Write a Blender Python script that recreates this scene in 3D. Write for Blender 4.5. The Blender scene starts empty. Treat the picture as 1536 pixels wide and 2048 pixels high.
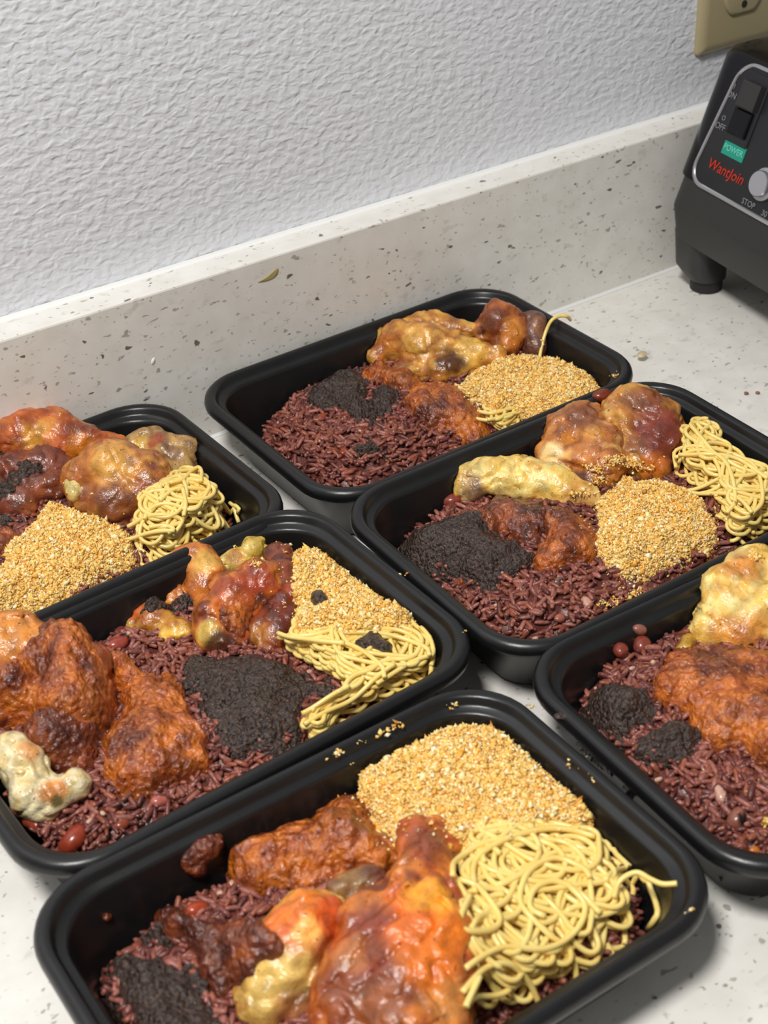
import bpy, math, random
import numpy as np
from mathutils import Matrix, Vector

random.seed(7)
RNG = np.random.default_rng(11)
SC = bpy.context.scene
COL = SC.collection

# ------------------------------------------------------------------ camera, world, lights, exposure
FPX = 2978.0                                   # focal length in pixels of the 1536 x 2048 frame
CAM = np.array([0.0, -0.68974, 0.46089])
yaw, pit, rol = 0.55500, 0.60686, -0.05252
_f = np.array([math.sin(yaw)*math.cos(pit), math.cos(yaw)*math.cos(pit), -math.sin(pit)])
_r0 = np.array([math.cos(yaw), -math.sin(yaw), 0.0]); _u0 = np.cross(_r0, _f)
RIGHT = math.cos(rol)*_r0 + math.sin(rol)*_u0
UP = -math.sin(rol)*_r0 + math.cos(rol)*_u0
FWD = _f
cd = bpy.data.cameras.new('camera'); cam = bpy.data.objects.new('camera', cd); COL.objects.link(cam)
cam.matrix_world = Matrix(((RIGHT[0], UP[0], -FWD[0], CAM[0]), (RIGHT[1], UP[1], -FWD[1], CAM[1]),
                           (RIGHT[2], UP[2], -FWD[2], CAM[2]), (0, 0, 0, 1)))
cd.sensor_width = 36.0; cd.lens = FPX/2048*36.0; cd.clip_start = 0.01
cd.dof.use_dof = True; cd.dof.focus_distance = 0.76; cd.dof.aperture_fstop = 16.0
SC.camera = cam

wd = bpy.data.worlds.new('world'); SC.world = wd; wd.use_nodes = True
wd.node_tree.nodes['Background'].inputs[0].default_value = (1.0, 0.985, 0.96, 1)
wd.node_tree.nodes['Background'].inputs[1].default_value = 0.26

def area(name, loc, target, size, power, color):
    l = bpy.data.lights.new(name, 'AREA'); l.shape = 'DISK'; l.size = size; l.energy = power; l.color = color
    o = bpy.data.objects.new(name, l); COL.objects.link(o); o.location = loc
    o.rotation_euler = (Vector(target)-Vector(loc)).to_track_quat('-Z', 'Y').to_euler()
    return o
area('ceiling_lamp', (-0.27, -0.60, 1.30), (0.3, -0.25, 0.0), 0.26, 18.5, (1.0, 0.985, 0.955))

SC.view_settings.view_transform = 'Standard'
SC.view_settings.look = 'None'
SC.view_settings.gamma = 1.0
SC.view_settings.use_curve_mapping = False
SC.view_settings.exposure = 0.0

# ------------------------------------------------------------------ pixel -> point in the kitchen
def ray(px, py):
    return (px-768.0)/FPX*RIGHT - (py-1024.0)/FPX*UP + FWD
def at(px, py, z):
    """point of the room at height z (metres) seen at that pixel of the photograph"""
    v = ray(px, py); return CAM + v*((z-CAM[2])/v[2])
def wall_hit(t, px, py, lift=0.0):
    """where the ray through that pixel meets the inner wall of a tray"""
    for z in np.arange(0.0400, 0.003, -0.0003):
        P = at(px, py, z)
        if tray_sdf(t, P[0], P[1], z) < lift and to_local(t, P[0], P[1])[1] > -0.06: return P
        if z < 0.0034: return P
def on_plane(px, py, P, N):
    v = ray(px, py); return CAM + v*(np.dot(np.asarray(P)-CAM, N)/np.dot(v, N))

# ------------------------------------------------------------------ helpers: meshes, tags
def lin(c):
    c = np.asarray(c, float)/255.0
    return np.where(c <= 0.04045, c/12.92, ((c+0.055)/1.055)**2.4)
def rgba(c):
    l = lin(c); return (float(l[0]), float(l[1]), float(l[2]), 1.0)

def link(o, parent=None):
    COL.objects.link(o)
    if parent is not None: o.parent = parent
    return o
def empty(name, loc=(0, 0, 0), rz=0.0):
    o = bpy.data.objects.new(name, None); o.location = loc; o.rotation_euler = (0, 0, rz); o.empty_display_size = 0.02
    return link(o)
def tag(o, label=None, cat=None, group=None, kind=None):
    if label: o['label'] = label
    if cat: o['category'] = cat
    if group: o['group'] = group
    if kind: o['kind'] = kind
    return o
def np_mesh(name, V, Fs, mat=None, col=None, smooth=True, sharp=None):
    """one mesh from numpy: V (n,3), Fs list of (m,k) index arrays, col optional (n,3) linear colours per vertex"""
    me = bpy.data.meshes.new(name)
    V = np.ascontiguousarray(V, dtype=np.float32)
    Fs = [np.asarray(f, dtype=np.int32) for f in Fs if len(f)]
    nl = sum(f.size for f in Fs); npoly = sum(len(f) for f in Fs)
    me.vertices.add(len(V)); me.vertices.foreach_set('co', V.ravel())
    me.loops.add(nl); me.loops.foreach_set('vertex_index', np.concatenate([f.ravel() for f in Fs]))
    me.polygons.add(npoly)
    tot = np.concatenate([np.full(len(f), f.shape[1], np.int32) for f in Fs])
    st = np.concatenate([[0], np.cumsum(tot)[:-1]]).astype(np.int32)
    me.polygons.foreach_set('loop_start', st)
    me.polygons.foreach_set('use_smooth', np.full(npoly, smooth))
    me.update(calc_edges=True)
    if col is not None:
        a = me.color_attributes.new('col', 'FLOAT_COLOR', 'POINT')
        c = np.ones((len(V), 4), np.float32); c[:, :3] = col
        a.data.foreach_set('color', c.ravel())
    if mat is not None: me.materials.append(mat)
    if sharp is not None: me.set_sharp_from_angle(angle=sharp)
    me.validate()
    return me
def obj(name, me, parent=None):
    return link(bpy.data.objects.new(name, me), parent)

class MB:
    """collects simple solids, then makes ONE mesh"""
    def __init__(s): s.V = []; s.F = []; s.n = 0
    def add(s, V, F):
        V = np.asarray(V, float); s.V.append(V); s.F += [[i+s.n for i in f] for f in F]; s.n += len(V)
    def loft(s, rings, cap0=True, cap1=True):
        k = len(rings[0]); m = len(rings); V = np.vstack(rings); F = []
        for a in range(m-1):
            for i in range(k):
                j = (i+1) % k; F.append([a*k+i, a*k+j, (a+1)*k+j, (a+1)*k+i])
        if cap0: F.append(list(range(k))[::-1])
        if cap1: F.append([(m-1)*k+i for i in range(k)])
        s.add(V, F)
    def build(s, name, mat, parent=None, smooth=True, sharp=math.radians(35)):
        me = bpy.data.meshes.new(name)
        me.from_pydata([tuple(v) for v in np.vstack(s.V)], [], s.F)
        me.materials.append(mat)
        if smooth:
            me.shade_smooth(); me.set_sharp_from_angle(angle=sharp)
        me.update()
        return obj(name, me, parent)

def rrect(hx, hy, r, n=8):
    """rounded rectangle outline, counter-clockwise"""
    o = []
    for k, (sx, sy) in enumerate(((1, 1), (-1, 1), (-1, -1), (1, -1))):
        for a in np.linspace(0, math.pi/2, n+1)+k*math.pi/2:
            o.append((sx*(hx-r)+r*math.cos(a), sy*(hy-r)+r*math.sin(a)))
    return np.array(o)

# ------------------------------------------------------------------ helpers: noise
def _hash(ix, iy, iz, seed):
    h = (ix*374761393 + iy*668265263 + iz*2147483647 + seed*1442695041) & 0xFFFFFFFF
    h = ((h ^ (h >> 13))*1274126177) & 0xFFFFFFFF
    h = ((h ^ (h >> 16))*2246822519) & 0xFFFFFFFF
    return ((h ^ (h >> 15)) & 0xFFFFFF)/float(0xFFFFFF)
def vnoise(P, scale, seed=0):
    """smooth value noise in [-1, 1]; P (...,3) in metres, scale = feature size in metres"""
    Q = np.asarray(P)/scale; I = np.floor(Q).astype(np.int64); f = Q-I; f = f*f*f*(f*(f*6-15)+10)
    r = 0
    for dx in (0, 1):
        for dy in (0, 1):
            for dz in (0, 1):
                w = (f[..., 0] if dx else 1-f[..., 0])*(f[..., 1] if dy else 1-f[..., 1])*(f[..., 2] if dz else 1-f[..., 2])
                r = r + w*_hash(I[..., 0]+dx, I[..., 1]+dy, I[..., 2]+dz, seed)
    return r*2-1
def fbm(P, scale, seed=0, oct=3):
    r = 0; a = 1.0; t = 0
    for k in range(oct):
        r = r + a*vnoise(P, scale*0.5**k, seed+17*k); t += a; a *= 0.5
    return r/t
def lumps(XY, scale, seed=0):
    """round bumps: 1 at random cell centres falling to 0 (2-D cellular)"""
    Q = np.asarray(XY)/scale; I = np.floor(Q).astype(np.int64); best = np.full(Q.shape[:-1], 9.0)
    z = np.zeros_like(I[..., 0])
    for dx in (-1, 0, 1):
        for dy in (-1, 0, 1):
            cx = I[..., 0]+dx; cy = I[..., 1]+dy
            px = cx+_hash(cx, cy, z, seed); py = cy+_hash(cx, cy, z+7, seed)
            best = np.minimum(best, np.hypot(Q[..., 0]-px, Q[..., 1]-py)/(0.75+0.5*_hash(cx, cy, z+3, seed)))
    return np.sqrt(np.clip(1-best**2, 0, 1))

def chaikin(P, n=2):
    P = np.asarray(P, float)
    for _ in range(n):
        Q = np.roll(P, -1, 0); P = np.stack([0.75*P+0.25*Q, 0.25*P+0.75*Q], 1).reshape(-1, P.shape[1])
    return P
def poly_sdf(X, Y, poly):
    """signed distance to a polygon, positive inside"""
    d = np.full(X.shape, 1e9); ins = np.zeros(X.shape, bool)
    for a, b in zip(poly, np.roll(poly, -1, 0)):
        ex, ey = b[0]-a[0], b[1]-a[1]; wx, wy = X-a[0], Y-a[1]
        t = np.clip((wx*ex+wy*ey)/(ex*ex+ey*ey+1e-18), 0, 1)
        d = np.minimum(d, np.hypot(wx-t*ex, wy-t*ey))
        if abs(ey) > 1e-12:
            c = ((a[1] > Y) != (b[1] > Y)) & (X < ex*(Y-a[1])/ey+a[0]); ins ^= c
    return np.where(ins, d, -d)

# ------------------------------------------------------------------ materials
def new_mat(name):
    m = bpy.data.materials.new(name); m.use_nodes = True
    nt = m.node_tree; return m, nt, nt.nodes['Principled BSDF']
def nd(nt, t, **kw):
    n = nt.nodes.new(t)
    for k, v in kw.items():
        if k in n.inputs: n.inputs[k].default_value = v
        else: setattr(n, k, v)
    return n
def ramp(nt, fac, stops):
    r = nt.nodes.new('ShaderNodeValToRGB'); e = r.color_ramp.elements
    while len(e) < len(stops): e.new(0.5)
    for q, (p, c) in zip(e, stops): q.position = p; q.color = c
    nt.links.new(fac, r.inputs[0]); return r
def mix(nt, kind, fac, a, b):
    m = nt.nodes.new('ShaderNodeMix'); m.data_type = 'RGBA'; m.blend_type = kind
    for sock, v in ((m.inputs[0], fac), (m.inputs[6], a), (m.inputs[7], b)):
        if hasattr(v, 'node'): nt.links.new(v, sock)
        else: sock.default_value = v
    return m.outputs[2]
def plain(name, c, rough=0.5, metal=0.0, spec=0.5):
    m, nt, p = new_mat(name)
    p.inputs['Base Color'].default_value = rgba(c); p.inputs['Roughness'].default_value = rough
    p.inputs['Metallic'].default_value = metal; p.inputs['Specular IOR Level'].default_value = spec
    return m
def food(name, stops=None, nscale=150, rough=0.3, bump=None, attr=False, var=0.35, spec=0.5, coat=0.0, sss=0.0, rvar=0.0, specks=False, patch=None):
    """stops: colour ramp over noise; attr: multiply/replace by the 'col' attribute; bump: list of (scale, distance_m, kind)"""
    m, nt, p = new_mat(name)
    tc = nd(nt, 'ShaderNodeTexCoord')
    n = nd(nt, 'ShaderNodeTexNoise', Scale=nscale, Detail=4.0, Roughness=0.6); nt.links.new(tc.outputs['Object'], n.inputs['Vector'])
    if stops is not None:
        c = ramp(nt, n.outputs['Fac'], [(q, rgba(v)) for q, v in stops]).outputs[0]
    if attr:
        a = nd(nt, 'ShaderNodeAttribute', attribute_name='col')
        g = ramp(nt, n.outputs['Fac'], [(0.30, (1-var, 1-var, 1-var, 1)), (0.68, (1+var*0.5, 1+var*0.5, 1+var*0.5, 1))]).outputs[0]
        c = mix(nt, 'MULTIPLY', 1.0, a.outputs['Color'], g)
        if specks:
            vo = nd(nt, 'ShaderNodeTexNoise', Scale=520.0, Detail=1.0); nt.links.new(tc.outputs['Object'], vo.inputs['Vector'])
            c = mix(nt, 'MIX', ramp(nt, vo.outputs['Fac'], [(0.70, (0, 0, 0, 1)), (0.76, (0.75, 0.75, 0.75, 1))]).outputs[0], c, rgba((66, 34, 20)))
    if patch:                                  # broad stains of another colour
        bg = nd(nt, 'ShaderNodeTexNoise', Scale=patch[0], Detail=3.0, Roughness=0.65); nt.links.new(tc.outputs['Object'], bg.inputs['Vector'])
        c = mix(nt, 'MULTIPLY', 1.0, c, ramp(nt, bg.outputs['Fac'], [(0.38, rgba(patch[1])), (0.58, (1.06, 1.06, 1.06, 1))]).outputs[0])
    nt.links.new(c, p.inputs['Base Color'])
    p.inputs['Roughness'].default_value = rough; p.inputs['Specular IOR Level'].default_value = spec
    if rvar:
        rr = nd(nt, 'ShaderNodeMapRange'); rr.inputs['From Min'].default_value = 0.3; rr.inputs['From Max'].default_value = 0.7
        rr.inputs['To Min'].default_value = rough; rr.inputs['To Max'].default_value = rough+rvar
        n2 = nd(nt, 'ShaderNodeTexNoise', Scale=nscale*0.7, Detail=2.0); nt.links.new(tc.outputs['Object'], n2.inputs['Vector'])
        nt.links.new(n2.outputs['Fac'], rr.inputs['Value']); nt.links.new(rr.outputs[0], p.inputs['Roughness'])
    p.inputs['Coat Weight'].default_value = coat; p.inputs['Coat Roughness'].default_value = 0.12
    if sss:
        p.inputs['Subsurface Weight'].default_value = sss; p.inputs['Subsurface Radius'].default_value = (1.0, 0.5, 0.25)
        p.inputs['Subsurface Scale'].default_value = 0.002
    prev = None
    for (s, dist, kind) in (bump or []):
        if kind == 'n':
            t = nd(nt, 'ShaderNodeTexNoise', Scale=s, Detail=3.0); out = t.outputs['Fac']
        else:
            t = nd(nt, 'ShaderNodeTexVoronoi', Scale=s); t.feature = 'SMOOTH_F1'; out = t.outputs['Distance']
        nt.links.new(tc.outputs['Object'], t.inputs['Vector'])
        b = nd(nt, 'ShaderNodeBump', Strength=1.0, Distance=dist)
        b.invert = (kind == 'v'); nt.links.new(out, b.inputs['Height'])
        if prev is not None: nt.links.new(prev, b.inputs['Normal'])
        prev = b.outputs[0]
    if prev is not None:
        nt.links.new(prev, p.inputs['Normal']); nt.links.new(prev, p.inputs['Coat Normal'])
    return m

def quartz(name):
    m, nt, p = new_mat(name)
    tc = nd(nt, 'ShaderNodeTexCoord'); mp = nd(nt, 'ShaderNodeMapping'); mp.inputs['Scale'].default_value = (0.72, 1.0, 1.3)
    nz = nd(nt, 'ShaderNodeTexNoise', Scale=260.0, Detail=2.0)
    nt.links.new(tc.outputs['Object'], mp.inputs[0]); nt.links.new(tc.outputs['Object'], nz.inputs['Vector'])
    wob = nd(nt, 'ShaderNodeMixRGB', blend_type='ADD'); wob.inputs[0].default_value = 0.0022
    nt.links.new(mp.outputs[0], wob.inputs[1]); nt.links.new(nz.outputs['Color'], wob.inputs[2])
    big = nd(nt, 'ShaderNodeTexNoise', Scale=60.0, Detail=3.0); nt.links.new(tc.outputs['Object'], big.inputs['Vector'])
    c = ramp(nt, big.outputs['Fac'], [(0.3, rgba((226, 222, 214))), (0.7, rgba((236, 233, 227)))]).outputs[0]
    for scale, lo_, hi_, det, dark, cols in ((150, 0.62, 0.74, 2.0, 0.40, ((196, 192, 182), (176, 172, 160))),
                                       (210, 0.685, 0.74, 1.5, 0.70, ((150, 146, 132), (112, 110, 100))),
                                       (330, 0.70, 0.745, 1.0, 0.65, ((128, 124, 112), (164, 148, 118))),
                                       (175, 0.735, 0.765, 1.0, 0.85, ((52, 54, 50), (84, 80, 70)))):
        v = nd(nt, 'ShaderNodeTexNoise', Scale=float(scale), Detail=det, Roughness=0.5, Distortion=0.3)
        off = nd(nt, 'ShaderNodeMapping'); off.inputs['Location'].default_value = (scale*0.013, scale*0.007, 0.31); off.inputs['Scale'].default_value = (0.75, 1.0, 1.25)
        nt.links.new(tc.outputs['Object'], off.inputs[0]); nt.links.new(off.outputs[0], v.inputs['Vector'])
        sm = nd(nt, 'ShaderNodeMapRange'); nt.links.new(v.outputs['Fac'], sm.inputs['Value'])
        sm.inputs['From Min'].default_value = lo_; sm.inputs['From Max'].default_value = hi_; sm.inputs['To Max'].default_value = dark
        cc = ramp(nt, big.outputs['Fac'], [(0.42, rgba(cols[0])), (0.58, rgba(cols[1]))]).outputs[0]
        c = mix(nt, 'MIX', sm.outputs[0], c, cc)
    nt.links.new(c, p.inputs['Base Color']); p.inputs['Roughness'].default_value = 0.32; p.inputs['Specular IOR Level'].default_value = 0.4
    return m

def wall_paint():
    m, nt, p = new_mat('orange_peel_wall_paint')
    tc = nd(nt, 'ShaderNodeTexCoord'); mp = nd(nt, 'ShaderNodeMapping'); mp.inputs['Scale'].default_value = (0.75, 1, 1.15)
    nt.links.new(tc.outputs['Object'], mp.inputs[0])
    p.inputs['Base Color'].default_value = rgba((228, 230, 236)); p.inputs['Roughness'].default_value = 0.45
    a = nd(nt, 'ShaderNodeTexNoise', Scale=235.0, Detail=1.5, Roughness=0.45, Distortion=0.3); nt.links.new(mp.outputs[0], a.inputs['Vector'])
    r = ramp(nt, a.outputs['Fac'], [(0.36, (0, 0, 0, 1)), (0.72, (1, 1, 1, 1))])
    b = nd(nt, 'ShaderNodeBump', Strength=0.85, Distance=0.00065); nt.links.new(r.outputs[0], b.inputs['Height'])
    a2 = nd(nt, 'ShaderNodeTexNoise', Scale=90.0, Detail=2.0); nt.links.new(mp.outputs[0], a2.inputs['Vector'])
    b2 = nd(nt, 'ShaderNodeBump', Strength=0.5, Distance=0.0009); nt.links.new(a2.outputs['Fac'], b2.inputs['Height']); nt.links.new(b.outputs[0], b2.inputs['Normal'])
    nt.links.new(b2.outputs[0], p.inputs['Normal'])
    return m

M_QUARTZ = quartz('speckled_quartz')
M_WALL = wall_paint()
M_CAULK = plain('white_caulk', (240, 240, 238), 0.4)
M_TRAY = food('black_plastic', [(0.3, (17, 17, 18)), (0.7, (22, 22, 23))], 60, rough=0.33, bump=[(900, 0.00003, 'n')], spec=0.5)
M_RICE = food('red_rice', attr=True, nscale=500, rough=0.34, var=0.25, bump=[(700, 0.0003, 'n')], spec=0.45)
M_RICE_BED = food('rice_bed', [(0.3, (52, 22, 20)), (0.7, (104, 50, 44))], 300, rough=0.5, bump=[(420, 0.0012, 'v')])
M_BEAN = food('cooked_bean_skin', attr=True, nscale=260, rough=0.25, var=0.3, spec=0.5)
M_STEW = food('tomato_stew', [(0.28, (116, 52, 22)), (0.44, (166, 80, 28)), (0.60, (206, 114, 36)), (0.76, (152, 70, 26))], 110, rough=0.20,
              bump=[(420, 0.0016, 'v'), (1100, 0.0006, 'n')], spec=0.5, coat=0.6, patch=(42, (150, 132, 132)))
M_STEW_DARK = food('dark_tomato_stew', [(0.28, (84, 38, 24)), (0.5, (134, 64, 34)), (0.65, (172, 90, 36)), (0.8, (108, 50, 28))], 110, rough=0.20,
              bump=[(420, 0.0016, 'v'), (1100, 0.0006, 'n')], spec=0.5, coat=0.6, patch=(42, (160, 145, 145)))
M_SHITO = food('black_pepper_sauce', [(0.32, (30, 22, 19)), (0.5, (60, 45, 38)), (0.66, (86, 64, 52)), (0.8, (124, 90, 66))], 640, rough=0.24, coat=0.4,
               bump=[(620, 0.0018, 'v'), (1500, 0.0008, 'n')], spec=0.5)
M_CRUMB = food('toasted_crumb', attr=True, nscale=900, rough=0.7, var=0.2, spec=0.25)
M_CRUMB_BED = food('crumb_bed', [(0.3, (196, 132, 58)), (0.55, (226, 172, 92)), (0.75, (240, 206, 140))], 500, rough=0.8, bump=[(900, 0.0012, 'v')], spec=0.2)
M_PASTA = food('spaghetti', [(0.3, (242, 206, 112)), (0.7, (250, 224, 142))], 90, rough=0.26, spec=0.5, sss=0.25)
M_CHICKEN = food('roast_chicken_skin', attr=True, nscale=130, rough=0.30, var=0.45, bump=[(260, 0.0007, 'n'), (900, 0.0003, 'n')], spec=0.5, rvar=0.15, coat=0.6, specks=True)
M_DARKPLASTIC = plain('charcoal_plastic', (46, 45, 45), 0.45)
M_GLOSSBLACK = plain('gloss_black_plastic', (12, 12, 17), 0.18, 0.0, 0.3)
M_PANEL = plain('panel_black', (28, 28, 32), 0.4)
M_SILVER = plain('brushed_silver', (196, 196, 202), 0.30, 0.85)
M_RUBBER = plain('foot_rubber', (28, 28, 28), 0.6)
M_TEAL = plain('teal_print', (20, 150, 128), 0.45)
M_MINT = plain('mint_print', (120, 214, 192), 0.45)
M_RED = plain('red_print', (196, 46, 22), 0.45)
M_AMBER = plain('amber_print', (196, 120, 30), 0.45)
M_GREY = plain('grey_print', (132, 132, 134), 0.5)
M_IVORY = plain('ivory_plastic', (170, 157, 122), 0.4)
M_IVORY_DARK = plain('slot_dark', (40, 36, 28), 0.6)
M_STEEL = plain('screw_steel', (170, 165, 150), 0.35, 0.9)

# ------------------------------------------------------------------ the setting
def box_mesh(mb, x0, x1, y0, y1, z0, z1, bev=0.0):
    if bev <= 0:
        mb.loft([np.array([(x0, y0, z0), (x1, y0, z0), (x1, y1, z0), (x0, y1, z0)]), np.array([(x0, y0, z1), (x1, y0, z1), (x1, y1, z1), (x0, y1, z1)])])
    else:
        b = bev
        def rg(i, z): return np.array([(x0+i, y0+i, z), (x1-i, y0+i, z), (x1-i, y1-i, z), (x0+i, y1-i, z)])
        mb.loft([rg(b, z0), rg(0, z0+b), rg(0, z1-b), rg(b*0.3, z1-b*0.3), rg(b, z1)])
BT = 0.0219; BH = 0.1016
mb = MB(); box_mesh(mb, -0.9, 1.7, BT, BT+0.12, -0.9, 1.5); tag(mb.build('wall_back', M_WALL, smooth=False), kind='structure')
mb = MB(); box_mesh(mb, -0.9, 1.7, -0.62, BT, -0.03, 0.0, 0.002)
tag(mb.build('countertop', M_QUARTZ, smooth=False), 'speckled off-white quartz countertop under the food trays and the blender', 'countertop')
bs = empty('backsplash', (0.4, 0.0, 0.0)); tag(bs, 'low speckled quartz backsplash strip along the foot of the textured wall', 'backsplash')
mb = MB(); box_mesh(mb, -1.3, 1.3, 0.0002, BT-0.0002, 0.0003, BH, 0.0012); mb.build('slab', M_QUARTZ, bs, smooth=False)
def bead(x0, x1, y, z, r, sy):
    mb = MB(); rings = []
    for x in (x0, x1):
        rings.append(np.array([(x, y, z), (x, y+sy*r, z), (x, y+sy*r*0.45, z+r*0.45), (x, y, z+r)]))
    mb.loft(rings); return mb
bead(-1.3, 1.3, 0.0002, 0.0002, 0.0016, -1).build('caulk_bead', M_CAULK, bs, smooth=False)
bead(-1.3, 1.3, BT-0.0002, BH, 0.0022, -1).build('caulk_bead', M_CAULK, bs, smooth=False)

# ------------------------------------------------------------------ trays
TW, TD, TH_ = 0.2175, 0.1525, 0.0435
TRAYS = {   # centre x, y, turn
    'back':   (0.4053, -0.0808, 0.0200),
    'middle': (0.4068, -0.2312, 0.0050),
    'corner': (0.4025, -0.3828, -0.030),
    'left':   (0.1872, -0.2236, 0.0500),
    'far':    (0.1755, -0.0816, 0.0460),
    'front':  (0.1796, -0.3778, 0.0080),
}
TRAY_LABEL = {
    'back': 'black plastic meal tray nearest the backsplash, a noodle hanging over its rim',
    'middle': 'black plastic meal tray with a big nest of plain noodles, behind the corner tray',
    'corner': 'black plastic meal tray holding the large pale chicken piece, at the right photo edge',
    'left': 'black plastic meal tray with dark sauce dabs on its crumbs and noodles',
    'far': 'black plastic meal tray by the backsplash at the left photo edge',
    'front': 'black plastic meal tray nearest the camera, with a stew splat on its inner wall',
}
def tray_profile(pts):
    rings = []
    for ins, z in pts:
        xy = rrect(TW/2-ins, TD/2-ins, max(0.030-0.52*ins, 0.006), 10)
        rings.append(np.c_[xy, np.full(len(xy), z)])
    return rings
OUT = [(0.030, 0.0012), (0.0265, 0.0012), (0.0255, 0.0), (0.0225, 0.0), (0.0200, 0.0008), (0.0185, 0.0030), (0.0098, 0.0345), (0.0090, 0.0370)]
RIM = [(0.0090, 0.0370), (0.0060, 0.0384), (0.0022, 0.0384), (0.0008, 0.0370), (0.0002, 0.0372), (0.0, 0.0392), (0.0005, 0.0415), (0.0017, 0.0430), (0.0032, 0.0435), (0.0050, 0.0432),
       (0.0059, 0.0422), (0.0064, 0.0400), (0.0072, 0.0390), (0.0094, 0.0386), (0.0104, 0.0378), (0.0108, 0.0362)]
INN = [(0.0108, 0.0362), (0.0178, 0.0095), (0.0184, 0.0070), (0.0196, 0.0045), (0.0220, 0.0028), (0.0255, 0.0022)]
_tb = MB(); _tb.loft(tray_profile(OUT), True, False); _tb.loft(tray_profile(INN), False, True)
_tr = MB(); _tr.loft(tray_profile(RIM), False, False)
TILT = {'left': 0.016, 'middle': 0.010}          # their back lips rest on the lip of the tray behind
tray_empty = {}
for k, (x, y, th) in TRAYS.items():
    e = empty('meal_tray', (x, y, 0.0), th); tag(e, TRAY_LABEL[k], 'food tray', 'black meal prep trays on the countertop')
    if not tray_empty:
        b0 = _tb.build('tray_body', M_TRAY, e, sharp=math.radians(50)); r0 = _tr.build('rim', M_TRAY, e, sharp=math.radians(70))
    else:
        for s in (b0, r0):
            c = s.copy(); COL.objects.link(c); c.parent = e
    if k in TILT: e.rotation_euler.x = TILT[k]; e.location.z = TILT[k]*TD*0.5
    tray_empty[k] = e
def to_local(t, X, Y):
    x, y, th = TRAYS[t]; c, s = math.cos(th), math.sin(th)
    return c*(X-x)+s*(Y-y), -s*(X-x)+c*(Y-y)
def inset(z):
    return 0.0108+(0.0180-0.0108)*np.clip((0.0362-z)/0.0267, 0, 1.15) - np.clip(z-0.0362, 0, 0.004)*1.0
def tray_sdf(t, X, Y, z):
    u, v = to_local(t, X, Y); i = inset(z); r = 0.022
    qx = np.abs(u)-(TW/2-i-r); qy = np.abs(v)-(TD/2-i-r)
    return r-(np.hypot(np.maximum(qx, 0), np.maximum(qy, 0))+np.minimum(np.maximum(qx, qy), 0))

def TRAY_EDGE(t, X, Y):
    """distance inwards from the outer edge of the lip"""
    u, v = to_local(t, X, Y); r = 0.030; qx = np.abs(u)-(TW/2-r); qy = np.abs(v)-(TD/2-r)
    return r-(np.hypot(np.maximum(qx, 0), np.maximum(qy, 0))+np.minimum(np.maximum(qx, qy), 0))
# height map of what already lies in each tray (0.6 mm cells, world axes)
HC = 0.0006
class HMap:
    def __init__(s, t):
        x, y, _ = TRAYS[t]; s.t = t; s.x0 = x-0.12; s.y0 = y-0.09; s.n = (400, 300); s.Z = np.full(s.n, 0.0024)
        s.X, s.Y = np.meshgrid(s.x0+HC*np.arange(s.n[0]), s.y0+HC*np.arange(s.n[1]), indexing='ij')
        o = TRAY_EDGE(t, s.X, s.Y); s.R = np.where((o > 0.0005) & (o < 0.0058), 0.0434, np.where((o >= 0.0058) & (o < 0.0102), 0.0388, 0.0))
    def idx(s, x, y):
        return (np.clip(np.round((np.asarray(x)-s.x0)/HC).astype(int), 0, s.n[0]-1), np.clip(np.round((np.asarray(y)-s.y0)/HC).astype(int), 0, s.n[1]-1))
    def get(s, x, y): return s.Z[s.idx(x, y)]
    def add_grid(s, Z): s.Z = np.maximum(s.Z, Z)
    def add_pts(s, V):
        i, j = s.idx(V[:, 0], V[:, 1])
        for a in (0, 1):
            for b in (0, 1): np.maximum.at(s.Z, (np.minimum(i+a, s.n[0]-1), np.minimum(j+b, s.n[1]-1)), V[:, 2])
    def hit(s, px, py):
        """first point of the tray's filling along the ray through that pixel"""
        was_in = False
        for z in np.arange(0.075, 0.002, -0.0004):
            P = at(px, py, z); i = s.idx(P[0], P[1])
            if s.Z[i] >= z or s.R[i] >= z: return P
            d = tray_sdf(s.t, P[0], P[1], z)
            if z < 0.036 and was_in and d < 0.0012: return P
            was_in = was_in or d > 0.002
        return at(px, py, 0.0024)
HM = {t: HMap(t) for t in TRAYS}

def pix_poly(pts, z, smooth=2):
    """outline given in photo pixels (optionally with its own height in mm) -> xy in the room"""
    o = []
    for q in pts:
        zz = q[2]/1000.0 if len(q) > 2 else z
        o.append(at(q[0], q[1], zz)[:2])
    return chaikin(np.array(o), smooth)

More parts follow.
